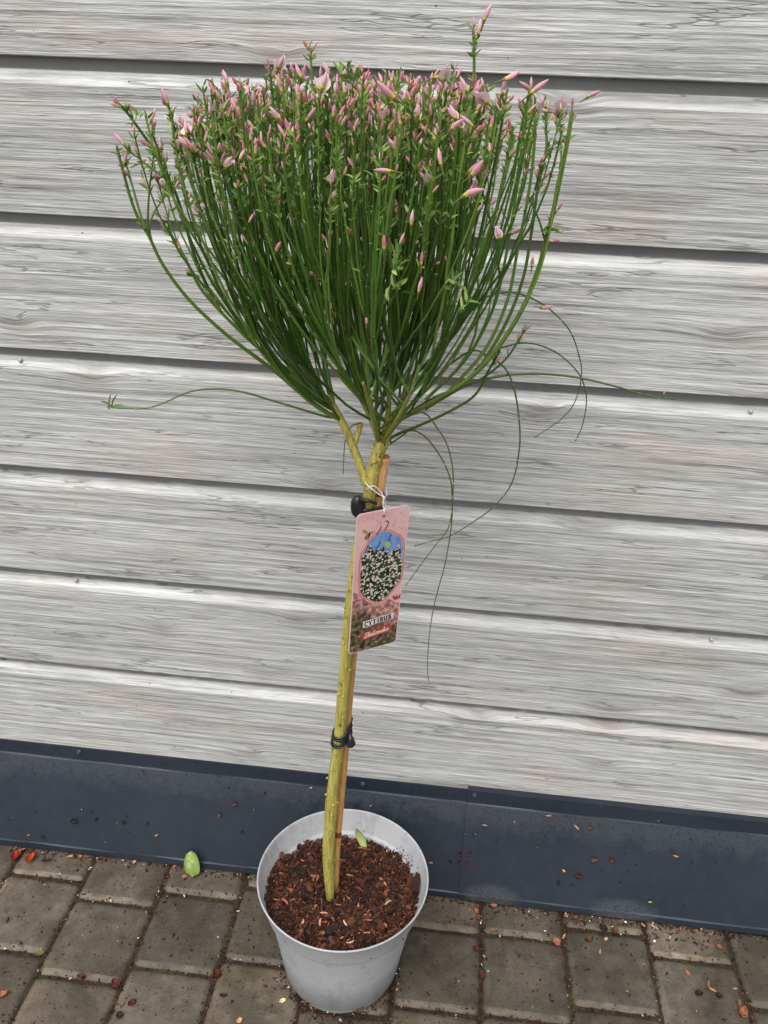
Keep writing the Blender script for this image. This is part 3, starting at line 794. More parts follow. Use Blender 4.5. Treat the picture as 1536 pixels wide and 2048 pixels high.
for P in allp:
    if P[-1].z < 1.06 and rnd() < .5: continue
    n = random.choice((2, 2, 3, 4, 4))
    for _ in range(n):
        f = 1 - abs(random.gauss(0, .06)); p, t = stem_at(P, f)
        u = rnd(); put('bud' if u < .62 else 'small' if u < .86 else 'long' if u < .91 else 'open', p, rdir(t, U(.15, .9)), U(.66, .98))
    if rnd() < .45:
        p, t = stem_at(P, U(.55, .92)); put('small' if rnd() < .5 else 'bud', p, rdir(t, U(.4, .9)), U(.7, 1))
# flowers that can be told apart in the picture
for kind, px, py, dx, dz, y, s in (('bud', 962, 62, .25, 1, -.27, 1.3), ('bud', 952, 85, .2, 1, -.27, 1.1), ('long', 1160, 205, .8, .6, -.26, .85), ('open', 990, 222, -.6, .5, -.37, 1.2), ('open', 640, 200, .2, .8, -.39, 1.05),
        ('long', 815, 215, -.9, .5, -.40, 1.15), ('long', 905, 408, .8, .6, -.41, 1.15), ('long', 805, 346, -1, .1, -.41, .9), ('long', 925, 365, .7, .6, -.41, .9), ('bud', 887, 350, -.3, .9, -.41, 1.2),
        ('open', 1000, 490, -.1, .5, -.35, .85), ('long', 835, 600, .1, 1, -.41, .75), ('long', 1068, 614, 1, .0, -.24, .8), ('long', 1040, 205, .8, .7, -.33, 1.1), ('bud', 1112, 228, -.9, .2, -.27, 1.2),
        ('long', 1068, 278, -1, .1, -.26, .8), ('bud', 262, 335, .9, .5, -.26, 1.1), ('bud', 282, 340, .2, -.8, -.26, 1.1), ('bud', 323, 388, -.1, 1, -.25, .9), ('bud', 330, 388, .2, 1, -.25, .9), ('bud', 372, 330, .4, 1, -.28, 1.0),
        ('long', 385, 268, -.7, .7, -.30, .8), ('open', 345, 255, -.1, .7, -.28, .9), ('long', 960, 268, -.7, .6, -.38, .9), ('bud', 768, 515, 0, 1, -.41, 1.1), ('bud', 822, 468, 0, 1, -.42, 1.1), ('long', 795, 500, .3, .9, -.42, .6), ('bud', 842, 545, 0, 1, -.41, 1.0),
        ('small', 733, 655, 0, 1, -.40, 1.0), ('bud', 1062, 545, 0, 1, -.27, 1.1), ('long', 600, 260, .6, .8, -.36, .9), ('bud', 515, 318, -1, 0, -.33, 1.0), ('long', 890, 275, .6, .8, -.40, .8), ('open', 885, 180, .1, 1, -.34, 1.0), ('bud', 1326, 796, 0, 1, -.2025, .7),
        ('bud', 1105, 435, .5, .9, -.26, 1.0), ('bud', 1090, 485, .8, .2, -.26, .9), ('bud', 1080, 392, .5, .9, -.25, .9), ('long', 850, 162, .9, .3, -.30, .9), ('long', 990, 165, .9, .3, -.30, .9)):
    put(kind, at(px, py, y), Vector((dx, U(-.25, .0), dz)).normalized(), s)
KS = {'small': .4, 'bud': 1, 'long': 1.8, 'open': 2.6}
FL.sort(key=lambda f: KS[f[0]] * f[5] / (f[2] - CC).length ** 2 * (1 if f[2].y < -.2 else .4), reverse=True)
for i, (kind, k, p, d, Mx, s) in enumerate(FL[:100]):
    o = bpy.data.objects.new('flower', lib[kind][k][1]); COL.objects.link(o); o.parent = bush
    o.matrix_local = Matrix.Translation(-ROOT) @ Mx
mb = MB()
for kind, k, p, d, Mx, s in FL[100:]:
    t = U(.85, 1.15); mb.merge(lib[kind][k][0], Mx, (t, t, t))
tag(mb.build('flower_buds', M_petal, bush), kind='stuff')

# ------------------------------------------------------------------ bamboo cane
def cp(px, py, dy=.013):
    z = .5
    for _ in range(12): z = at(px, py, ty(z) + dy).z
    return at(px, py, ty(z) + dy)
ct = [(671, 1765), (674, 1700), (680, 1620), (687, 1540), (694, 1450), (703, 1340), (714, 1240), (726, 1160), (738, 1085), (752, 1010), (760, 965), (768, 913)]
cpts = spline([cp(a, b, .012 if b > 1000 else .007) for a, b in ct], 8); cpts[0].z = .14
cn = MB(); rad = []
for i in range(len(cpts)):
    r = .0046 if i < 70 else .0054
    if i in (11, 50, 76): r *= 1.13
    if i in (12, 51, 77): r *= .93
    rad.append(r + .0008 * (i / len(cpts)))
lo = len(cn.f); tube(cn, cpts, rad, 12, (1, 1, 1))
for i in (11, 50, 76):
    for k in range(12): cn.c[lo + i * 12 + k] = (.30, .22, .2)
for i in range(len(cpts) - 12, len(cpts) - 1):
    for k in range(12): cn.c[lo + i * 12 + k] = (1.25, 1.25, 1.5)
cn.c[-1] = (.7, .6, .5)
cv = cn.build('bamboo_cane', M_cane, origin=cpts[0])
tag(cv, 'orange brown bamboo cane standing in the pot behind the trunk', 'plant stake')

# ------------------------------------------------------------------ ties
def wrap(mb, a, ra, b, rb, z, r, th, tilt=0, n=40, rz=None):
    """band round two upright rods (trunk and cane)"""
    A = Vector((a.x, a.y, 0)); B = Vector((b.x, b.y, 0)); d = (B - A); L = d.length; u = d.normalized(); v = Vector((-u.y, u.x, 0)); pts = []
    for i in range(n // 2 + 1):
        t = math.pi / 2 + math.pi * i / (n // 2); pts.append(A + u * math.cos(t) * (ra + r) + v * math.sin(t) * (ra + r))
    for i in range(n // 2 + 1):
        t = -math.pi / 2 + math.pi * i / (n // 2); pts.append(B + u * math.cos(t) * (rb + r) + v * math.sin(t) * (rb + r))
    pts.append(pts[0]); out = [Vector((p.x, p.y, z + tilt * (p - A).dot(u) + U(-.0002, .0002))) for p in pts]
    tube(mb, out, r, 8, (.018, .018, .020), sq=1, caps=False)
def trunk_at(z):
    for i in range(len(tpts) - 1):
        if tpts[i].z <= z <= tpts[i + 1].z: f = (z - tpts[i].z) / (tpts[i + 1].z - tpts[i].z); return tpts[i].lerp(tpts[i + 1], f), track[i][2] * (1 - f) + track[i + 1][2] * f
def cane_at(z):
    for i in range(len(cpts) - 1):
        if cpts[i].z <= z <= cpts[i + 1].z: return cpts[i].lerp(cpts[i + 1], (z - cpts[i].z) / max(1e-6, cpts[i + 1].z - cpts[i].z)), rad[i]
zl = tp(680, 1470).z; a, ra = trunk_at(zl); b_, rb = cane_at(zl)
e = empty('tree_tie', (a.x, a.y, zl)); tag(e, 'black tie wound several times round trunk and cane midway down', 'plant tie', 'black ties holding the trunk to the cane')
mb = MB()
for q, dz in enumerate((-.011, -.0075, -.004, .0005, .006)): wrap(mb, a + Vector(((dz) * .1, 0, 0)), ra, b_, rb, zl + dz, .0013, 0, (.3, .25, -.2, .3, .55)[q])
mb.build('band', M_black, e)
mb = MB(); kp = b_ + Vector((.0045, -.0100, -.006))
pts = [kp + Vector((0, 0, -.010)), kp + Vector((.002, -.002, -.004)), kp + Vector((.002, -.002, .003)), kp + Vector((.0, 0, .009)), kp + Vector((-.0005, .001, .019))]
tube(mb, spline(pts, 5), [.0015, .0035, .0052, .0062, .0066, .0066, .0052, .0050, .0048, .0046, .0042, .0034, .0026, .0022, .0018, .0016, .0014, .0012, .0010, .0008, .0004], 12, (.02, .02, .022)); mb.build('knot', M_black, e)
zu = tp(732, 1020).z; a, ra = trunk_at(zu); b_, rb = cane_at(zu)
e = empty('tree_tie', (a.x, a.y, zu)); tag(e, 'black rubber tie with a round buckle, just above the pink plant label', 'plant tie', 'black ties holding the trunk to the cane')
mb = MB(); wrap(mb, a, ra, b_, rb, zu - .002, .0022, 0, -.15); wrap(mb, a, ra, b_, rb, zu + .0025, .0020, 0, -.15); mb.build('band', M_black, e)
mb = MB(); c0 = at(716, 1013, a.y - .006); V = []; F = []
for i in range(11):
    t = math.pi * i / 10
    for j in range(18):
        s = math.tau * j / 18; q = Vector((math.cos(s) * math.sin(t), math.sin(s) * math.sin(t), math.cos(t)))
        V.append(c0 + Vector((q.x * .0078, q.y * .006, (abs(q.z) ** .8) * (1 if q.z > 0 else -1) * .0125)))
for i in range(10):
    for j in range(18): F.append((i * 18 + j, i * 18 + (j + 1) % 18, i * 18 + 18 + (j + 1) % 18, i * 18 + 18 + j))
mb.add(V, F, (.016, .016, .018))
tube(mb, [c0 + Vector((.002, -.005, .010)), c0 + Vector((.012, -.008, .011)), c0 + Vector((.019, -.004, .007))], [.0035, .002, .0018], 8, (.02, .02, .022)); mb.build('buckle', M_black, e)

# ------------------------------------------------------------------ plant label with its string
TC = Vector((-.0665, -.2830, .7205)); TW, TH = .0572, .1795
TR = Matrix.Rotation(.556, 3, 'Z') @ Matrix.Rotation(.124, 3, 'X') @ Matrix.Rotation(-.025, 3, 'Y')
TN = TR @ Vector((0, -1, 0))
lab = bpy.data.objects.new('plant_label', None); COL.objects.link(lab); lab.location = TC; lab.rotation_euler = TR.to_euler(); lab.empty_display_size = .02
tag(lab, 'pink printed plant label with a flower picture, hanging on white string from the trunk', 'plant label')
def lbuild(mb, name, m_, smooth=False):
    ob = bpy.data.objects.new(name, mb.mesh(name, [m_], Vector((0, 0, 0)), smooth)); COL.objects.link(ob); ob.parent = lab; return ob
def tl(px, py):
    """photo pixel -> label plane (x, z)"""
    d = ray(px, py); t = (TC - CC).dot(TN) / d.dot(TN); q = TR.transposed() @ (CC + d * t - TC); return (q.x, q.z)
def z5(x, y): return tl(640 + x / 4.653, 900 + y / 4.653)
def za(x, y): return tl(690 + x / 10.24, 990 + y / 10.24)
def zb(x, y): return tl(690 + x / 10.24, 1150 + y / 10.24)
def flat(mb, P, lay, col=(1, 1, 1)):
    y = -.0004 - .00008 * lay; mb.add([(x, y, z) for x, z in P], [tuple(range(len(P)))], col)
def stroke(mb, P, wd, lay, col):
    for (x0, z0), (x1, z1) in zip(P, P[1:]):
        d = Vector((x1 - x0, z1 - z0)); L = d.length
        if L < 1e-7: continue
        d /= L; s = Vector((-d.y, d.x)) * wd / 2; e_ = d * wd * .2
        flat(mb, [(x0 - e_.x + s.x, z0 - e_.y + s.y), (x0 - e_.x - s.x, z0 - e_.y - s.y), (x1 + e_.x - s.x, z1 + e_.y - s.y), (x1 + e_.x + s.x, z1 + e_.y + s.y)], lay, col); lay += .02
def rrect(w_, h_, r):
    o = []
    for cx, cz, a0 in ((w_ / 2 - r, h_ / 2 - r, 0), (-w_ / 2 + r, h_ / 2 - r, 90), (-w_ / 2 + r, -h_ / 2 + r, 180), (w_ / 2 - r, -h_ / 2 + r, 270)):
        for k in range(6): a_ = math.radians(a0 + 18 * k); o.append((cx + r * math.cos(a_), cz + r * math.sin(a_)))
    return o
R0 = rrect(TW, TH, .005); n = len(R0)
mb = MB(); mb.add([(x, -.0003, z) for x, z in R0] + [(x, .0003, z) for x, z in R0], [tuple(range(n)), tuple(range(n, 2 * n))[::-1]] + [(i, n + i, n + (i + 1) % n, (i + 1) % n) for i in range(n)], (.86, .62, .60))
lbuild(mb, 'card', M_ink)
R1 = rrect(TW - .0022, TH - .0022, .0042)
mb = MB(); flat(mb, R1, 0); lbuild(mb, 'pink_print', print_mat('label_pink', 'pink'))
# lower third: blossom photo
zt = -.022
mb = MB(); low = [(x, z) for x, z in R1 if z < 0]; low = sorted(low, key=lambda q: math.atan2(q[1] + .05, q[0]))
top = [(TW / 2 - .0011, -.034), (TW / 2 - .008, -.030), (.014, -.024), (.006, -.030), (-.004, -.026), (-.012, -.020), (-.020, -.010), (-TW / 2 + .0011, -.004)]
lw = sorted([q for q in R1 if q[1] < 0], key=lambda q: q[0])
flat(mb, top[::-1] + [(lw[-1][0], lw[-1][1])][:0] + sorted([q for q in R1 if q[1] < 0 and q[0] > 0], key=lambda q: -math.atan2(q[1] + .07, q[0]))[::1] + sorted([q for q in R1 if q[1] < 0 and q[0] <= 0], key=lambda q: -((math.atan2(q[1] + .07, q[0]) + math.tau) % math.tau)), 1)
lbuild(mb, 'blossom_print', print_mat('label_lower', 'lower'))
FR = [(600, 748), (645, 750), (690, 775), (735, 795), (765, 840), (772, 900), (770, 980), (765, 1080), (748, 1190), (715, 1240), (660, 1310), (610, 1372), (570, 1402), (530, 1415), (485, 1402), (445, 1382), (392, 1366), (372, 1325), (370, 1250), (370, 1150), (376, 1060), (384, 975), (430, 905), (462, 835), (512, 788), (560, 758)]
fc = (sum(p[0] for p in FR) / len(FR), sum(p[1] for p in FR) / len(FR))
mb = MB(); flat(mb, [z5(fc[0] + (x - fc[0]) * 1.07, fc[1] + (y - fc[1]) * 1.035) for x, y in FR], 2, (.62, .15, .10))
flat(mb, [z5(fc[0] + (x - fc[0]) * 1.035, fc[1] + (y - fc[1]) * 1.02) for x, y in FR], 2.5, (.80, .36, .28)); lbuild(mb, 'picture_frame', M_ink)
FI = [(fc[0] + (x - fc[0]) * .985, fc[1] + (y - fc[1]) * .99) for x, y in FR]
mb = MB(); flat(mb, [z5(*q) for q in FI], 3); lbuild(mb, 'sky_print', print_mat('label_sky', 'sky'))
jag = [(762, 1050), (745, 1010), (752, 960), (738, 880), (720, 870), (712, 930), (690, 925), (672, 905), (655, 960), (630, 930), (610, 950), (588, 890), (570, 930), (550, 900), (530, 925), (505, 960), (490, 930), (470, 880), (450, 900), (432, 950), (412, 975)]
low_ = [q for q in FI if q[1] > 960]
poly = jag[::-1] + [q for q in FI[6:22]]
mb = MB(); flat(mb, [z5(*q) for q in poly], 4); lbuild(mb, 'bush_print', print_mat('label_bush', 'bush'))
mb = MB()
for q in ([(800, 715), (830, 670), (860, 620), (885, 560), (875, 530), (850, 520), (820, 535)], [(640, 810), (690, 730), (745, 635)]): stroke(mb, [za(*p) for p in q], .0009, 5, (.05, .02, .05))
for q in ([(940, 800), (900, 880), (860, 950)], [(720, 930), (690, 1010), (600, 1180)], [(470, 1020), (400, 1180)]): stroke(mb, [za(*p) for p in q], .0010, 5, (.03, .03, .05))
flat(mb, [za(*p) for p in [(800, 960), (880, 930), (925, 990), (910, 1060), (860, 1080), (815, 1030)]], 6, (.42, .60, .12))
for q in range(46):      # rows of small tick marks over the pink
    x = U(330, 1260); y = U(230, 700)
    if y < 400 - (x - 300) * .19 + 40 or (x < 700 and y > 560): continue
    stroke(mb, [za(x, y), za(x + U(-4, 8), y + 26)], .0006, 5, (.60, .22, .26))
lbuild(mb, 'tick_pattern', M_ink); mb = MB()
# bee
flat(mb, [za(*p) for p in [(470, 790), (520, 770), (500, 830), (475, 890), (430, 910), (395, 880), (420, 830)]], 5.2, (.05, .02, .01))
flat(mb, [za(*p) for p in [(470, 780), (430, 720), (350, 695), (365, 755), (420, 785)]], 5.4, (.45, .28, .08)); flat(mb, [za(*p) for p in [(500, 770), (560, 730), (620, 740), (560, 775), (520, 790)]], 5.4, (.50, .34, .14))
for y in (835, 860, 885): stroke(mb, [za(425, y), za(470, y - 8)], .0007, 5.6, (.65, .42, .18))
flat(mb, [za(*p) for p in [(480, 770), (500, 740), (520, 760), (500, 785)]], 5.5, (.03, .01, .01))
lbuild(mb, 'bee_print', M_ink); mb = MB()
# butterfly
for q in ([(1045, 440), (975, 405), (965, 460), (1010, 510), (1040, 480)], [(1050, 440), (1135, 375), (1130, 430), (1100, 480), (1060, 470)]): flat(mb, [zb(*p) for p in q], 5, (.62, .05, .10))
stroke(mb, [zb(1048, 490), zb(1050, 400)], .0009, 5.6, (.10, .02, .03))
lbuild(mb, 'butterfly_print', M_ink)
# name plates and lettering
def plate(c, col, lay):
    mb = MB(); flat(mb, [zb(*p) for p in c], lay, col); return mb
W_ = [(362, 950), (360, 1082), (985, 858), (985, 755)]
mb = plate(W_, (.86, .80, .84), 6); lbuild(mb, 'name_plate', M_ink)
Rr = [(325, 1185), (328, 1340), (935, 1130), (930, 985)]
mb = plate(Rr, (.50, .07, .05), 6); lbuild(mb, 'name_plate', M_ink)
def lerp2(c, s, t):      # s along, t up
    a_ = [c[1][i] + (c[2][i] - c[1][i]) * s for i in (0, 1)]; b2 = [c[0][i] + (c[3][i] - c[0][i]) * s for i in (0, 1)]
    return zb(a_[0] + (b2[0] - a_[0]) * t, a_[1] + (b2[1] - a_[1]) * t)
SER = {'C': [[(.92, .78), (.8, .95), (.5, 1), (.2, .85), (.05, .5), (.2, .12), (.5, 0), (.9, .1)]],
       'Y': [[(.05, 1), (.5, .45), (.5, 0)], [(.95, 1), (.5, .45)], [(-.05, 1), (.25, 1)], [(.75, 1), (1.05, 1)], [(.3, 0), (.7, 0)]],
       'T': [[(0, .8), (.02, 1), (.98, 1), (1, .8)], [(.5, 1), (.5, 0)], [(.3, 0), (.7, 0)]],
       'I': [[(.5, 1), (.5, 0)], [(.2, 1), (.8, 1)], [(.2, 0), (.8, 0)]],
       'S': [[(.88, .72), (.85, .92), (.5, 1), (.18, .9), (.15, .68), (.5, .52), (.85, .35), (.85, .1), (.5, 0), (.15, .08), (.1, .28)]],
       'U': [[(.15, 1), (.15, .25), (.3, .03), (.6, 0), (.85, .2), (.85, 1)], [(-.02, 1), (.32, 1)], [(.68, 1), (1.02, 1)]]}
mb = MB(); x = .055; adv = {'I': .085}; lay = 7
for ch in 'CYTISUS':
    wd = adv.get(ch, .128)
    for si, st in enumerate(SER[ch]):
        stroke(mb, [lerp2(W_, x + px * wd * .80, .17 + pz * .66) for px, pz in st], .00135 if si == 0 and ch not in 'TY' or (ch in 'TI' and st[0][0] == .5) or (ch == 'Y' and si == 0) else .0007, lay, (.02, .015, .02)); lay += .2
    x += wd + .006
lbuild(mb, 'lettering', M_ink)
CUR = {'Z': [[(0, .85), (.3, 1), (1.1, .98), (.1, .05), (.5, -.05), (1.1, .08)], [(.3, .5), (.9, .55)]],
       'e': [[(0, .2), (.7, .4), (.6, .6), (.25, .5), (.15, .15), (.5, 0), (1, .15)]],
       'l': [[(0, .15), (.6, .8), (.6, 1.05), (.35, .9), (.25, .2), (.5, 0), (1, .15)]],
       'a': [[(.8, .5), (.4, .6), (.1, .3), (.3, 0), (.7, .2), (.8, .55), (.75, .1), (1, .1)]],
       'n': [[(0, .5), (.15, .55), (.15, 0), (.5, .55), (.75, .5), (.75, .05), (1, .1)]],
       'd': [[(.7, .5), (.35, .6), (.1, .3), (.3, 0), (.7, .2), (.95, 1.1), (.75, .1), (1, .1)]],
       'i': [[(.1, .2), (.5, .55), (.5, .05), (1, .12)], [(.55, .8), (.6, .86)]]}
mb = MB(); x = .07; lay = 7; wds = {'Z': .16, 'e': .078, 'l': .07, 'a': .095, 'n': .10, 'd': .105, 'i': .06}
for ch in 'Zeelandia':
    wd = wds[ch]
    for st in CUR[ch]: stroke(mb, [lerp2(Rr, x + (px + pz * .35) * wd, .24 + pz * .56) for px, pz in st], .00085, lay, (.90, .82, .78)); lay += .2
    x += wd
lbuild(mb, 'lettering', M_ink)
mb = MB(); hx, hz = tl(767, 1031)
flat(mb, [(hx + .0016 * math.cos(k * math.tau / 14), hz + .0016 * math.sin(k * math.tau / 14)) for k in range(14)], 5, (.30, .16, .15)); lbuild(mb, 'string_hole', M_ink)
# string
hole = TC + TR @ Vector((hx, -.0012, hz)); g_ = at(768, 994, -.262)
mb = MB()
tube(mb, spline([hole, hole + Vector((0, -.002, .008)), at(766, 1010, -.268), g_], 5), .0006, 6, (.78, .74, .74)); tube(mb, spline([hole + TR @ Vector((0, .003, 0)), at(770, 1016, -.262), g_ + Vector((.0008, 0, 0))], 5), .0006, 6, (.78, .74, .74))
tube(mb, spline([g_, at(757, 988, -.264), at(744, 978, -.268), at(733, 968, -.262), at(730, 960, -.25)], 5), .0006, 6, (.8, .78, .76)); tube(mb, spline([g_, at(760, 982, -.263), at(748, 972, -.267), at(737, 976, -.266), at(729, 985, -.25)], 5), .0006, 6, (.8, .78, .76))
tube(mb, spline([g_, at(774, 990, -.25), at(771, 975, -.235)], 5), .0006, 6, (.8, .78, .76)); tube(mb, [g_ + Vector((-.001, -.001, 0)), g_ + Vector((.001, -.001, -.001))], .0012, 6, (.8, .78, .76))
tag(mb.build('white_string', M_white, origin=g_), 'thin white string looped round trunk and cane above the pink label', 'string')

# ------------------------------------------------------------------ fallen leaves, petals, bark bits
def on_flash(px, py):
    """point on the sloping face of the flashing"""
    n_ = Vector((0, -.1405, .053)).normalized(); p0 = Vector((0, -.0600 - .0006, .0150)); p0b = Vector((0, -.0060, .1555))
    if px > 925: p0 = p0 + Vector((0, -.0028, .0014))
    n_ = Vector((0, -(.1555 - .0150), -(-.0590 + .0060) * -1)); 
    sl_ = Vector((0, .053, .1405)).normalized(); n_ = Vector((0, -sl_.z, sl_.y))
    d = ray(px, py); t = (p0 - CC).dot(n_) / d.dot(n_); return CC + d * t + n_ * .0009, n_, sl_
def oval(mb, c, u, v, nrm, L, W, col, curl=.2, n=7, point=1.0, th=.0006, vein=None, jag=0):   # jag: ragged outline
    V = []; F = []; C = []
    for side in (0, 1):
        for i in range(n + 1):
            t = i / n; w_ = W * math.sqrt(max(0, 1 - (2 * t ** (.5 + point / 2) - 1) ** 2)) * .5 + W * .02
            for j in range(5):
                s = (j - 2) / 2
                V.append(c + u * (t - .5) * L + v * s * w_ + nrm * (curl * W * (s * s) + curl * .5 * L * (t - .5) ** 2 * 2 - side * th))
    if jag: V = [q + u * U(-1, 1) * jag * W + v * U(-1, 1) * jag * W for q in V]
    m0 = (n + 1) * 5
    for side in (0, 1):
        for i in range(n):
            for j in range(4):
                q = [side * m0 + i * 5 + j, side * m0 + i * 5 + j + 1, side * m0 + i * 5 + j + 6, side * m0 + i * 5 + j + 5]
                F.append(q if not side else q[::-1]); C.append(vein if (vein and j in (1, 2) and rnd() < .4) else col)
    for i in range(n):
        for j in (0, 4): F.append([i * 5 + j, i * 5 + 5 + j, m0 + i * 5 + 5 + j, m0 + i * 5 + j]); C.append(col)
    mb.add(V, F, C)
# green leaf leaning on the drip edge
p, nf, sf = on_flash(384, 1700)
base = atz(384, 1755, .004); tipp = at(380, 1704, -.0665); u = (tipp - base); L = u.length * 1.0; u.normalize(); v = u.cross(Vector((0, -1, .3))).normalized(); nn = v.cross(u).normalized()
if nn.y > 0: nn = -nn
mb = MB(); oval(mb, (base + tipp) / 2 + nn * .002, u, v, nn, L, .0260, (.27, .38, .10), -.18, 10, .5, .0007, (.40, .50, .20))
tag(mb.build('green_leaf', M_leafbig, origin=base), 'light green oval leaf propped upright against the edge of the dark flashing', 'leaf')
base = atz(732, 1690, .152); tipp = Vector((base.x - .004, base.y + .012, base.z + .012))
base.z = soilz(base.x, base.y); base.z += .001; tipp = at(713, 1654, base.y + .008); u = tipp - base; L = u.length; u.normalize(); v = u.cross(Vector((0, -1, .4))).normalized(); nn = v.cross(u).normalized()
if nn.y > 0: nn = -nn
mb = MB(); oval(mb, (base + tipp) / 2, u, v, nn, L, .0115, (.50, .56, .22), .35, 8, 1.0, .0006, (.40, .54, .22))
tag(mb.build('pale_leaf', M_leafbig, origin=base), 'small pale yellow green leaf standing in the mulch inside the pot', 'leaf')
for px, py, ang, lb_, s in ((31, 1712, 1.4, 'crumpled red petal on the paving, leftmost, nearest the picture edge', 1.0), (62, 1716, .9, 'curled bright red petal on the paving, right of the other red one', 1.1)):
    c = atz(px, py, .004); mb = MB(); u = Vector((math.cos(ang), math.sin(ang), .15)).normalized(); v = Vector((-u.y, u.x, 0)).normalized(); nn = u.cross(v)
    for k in range(3):
        aa = k * .5 - .4; u2 = (u * math.cos(aa) + v * math.sin(aa)); v2 = (v * math.cos(aa) - u * math.sin(aa)); oval(mb, c + v * U(-.003, .003) + nn * k * .001, u2, v2, nn, .019 * s, .009, random.choice(((.30, .02, .015), (.38, .05, .02), (.16, .015, .01))), .3, 6)
    tag(mb.build('red_petal', M_leafbig, origin=c), lb_, 'petal')
# bark bits: lying on the flashing
def shape_word(L, W):
    r = L / max(W, 1e-6); return 'thin sliver' if r > 3.2 else 'long flake' if r > 1.9 else 'oval flake' if r > 1.35 else 'roundish flake'
def hue_word(c):
    r, g_, b__ = c
    if g_ > r: return 'yellow green'
    return 'black brown' if r < .04 else 'dark red' if r < .1 else 'brown' if r < .2 else 'orange' if r < .35 else 'tan' if r < .5 else 'peach' if r < .65 else 'cream'
def zone(px, py, flash):
    Z = [(110, 'near the left picture edge'), (215, 'under the leftmost flashing screw'), (330, 'between that screw and the green leaf'), (420, 'next to the green leaf'), (560, 'just left of the pot'), (912, 'just right of the pot'), (945, 'at the flashing seam'), (1060, 'right of the flashing seam'), (1200, 'midway between seam and right screw'), (1330, 'below the rightmost screw'), (1600, 'near the right picture edge')]
    z = [b for a, b in Z if px < a][0]
    if flash: return z + (', high' if py < 1652 + (px - 768) * .12 else ', low')
    return z + (', close to the flashing' if py < 1780 + (px - 700) * .12 else ', well out on the paving')
def label_all(L, on, cat, group):
    seen = {}
    for o, px, py, key in L: seen.setdefault(key, []).append((px, o))
    for key, v in seen.items():
        v.sort(key=lambda q: q[0])
        for i, (px, o) in enumerate(v):
            pre = '' if len(v) == 1 else ('left ' if i == 0 else 'right ') if len(v) == 2 else ('leftmost ', 'second ', 'third ', 'fourth ', 'fifth ', 'sixth ')[i]
            tag(o, ' '.join((pre + key[0] + ' of bark on the ' + on + ' ' + key[1]).split()[:16]), cat, group)
DK, RD, BR, TN_, PE, OR_ = (.022, .012, .010), (.085, .018, .012), (.12, .05, .025), (.42, .24, .13), (.62, .36, .20), (.30, .12, .055)
FLB = [(149, 1642, DK, 20, 12, .2), (193, 1639, DK, 9, 8, .5), (247, 1645, DK, 8, 8, 1), (294, 1646, DK, 9, 6, .8), (313, 1670, TN_, 13, 6, .7), (439, 1630, BR, 13, 10, 1.2), (468, 1608, BR, 16, 7, .4), (86, 1673, DK, 10, 7, 0), (58, 1670, OR_, 14, 5, .3),
       (969, 1650, TN_, 15, 4, -.05), (1097, 1630, TN_, 18, 5, .1), (1153, 1653, TN_, 18, 6, -.7), (1179, 1655, BR, 14, 12, .3), (1075, 1694, BR, 15, 6, -.4), (1188, 1719, BR, 16, 11, .3), (1223, 1721, BR, 12, 12, 1.2), (1128, 1740, PE, 11, 6, -.6), (1157, 1751, RD, 20, 9, .1),
       (1116, 1765, DK, 18, 6, 1.5), (1351, 1712, TN_, 18, 4, -.2), (1346, 1702, RD, 11, 5, -.4), (1300, 1803, (.45, .48, .05), 12, 4, .1), (921, 1709, RD, 8, 10, 1.4), (939, 1708, RD, 11, 9, .4), (921, 1726, RD, 8, 10, 1.4), (935, 1727, RD, 12, 9, .2), (900, 1724, DK, 13, 5, -.6), (862, 1725, TN_, 13, 4, 0), (484, 1664, DK, 8, 6, 0), (1248, 1676, BR, 8, 5, 0.5)]
LL = []
for px, py, col, L, W, ang in FLB:
    c, nn, ss = on_flash(px, py); k = .00064; u0 = Vector((1, 0, 0)); u = u0 * math.cos(ang) + ss * math.sin(ang); v = nn.cross(u)
    mb = MB(); hv = U(.8, 1.15); col2 = tuple(x * hv for x in col)
    for q in range(2 if W > 6 else 1): oval(mb, c + nn * .0006 * q + v * U(-.0006, .0006), u, v, nn, L * k * U(.85, 1), W * k * U(.7, 1), col2, .15, 4, U(.6, 1.2), .0006, None, .12)
    o = mb.build('bark_flake', M_chip, origin=c)
    LL.append((o, px, py, (hue_word(col) + ' ' + shape_word(L, W), zone(px, py, True))))
label_all(LL, 'flashing', 'bark flake', 'bark flakes on the flashing'); LL = []
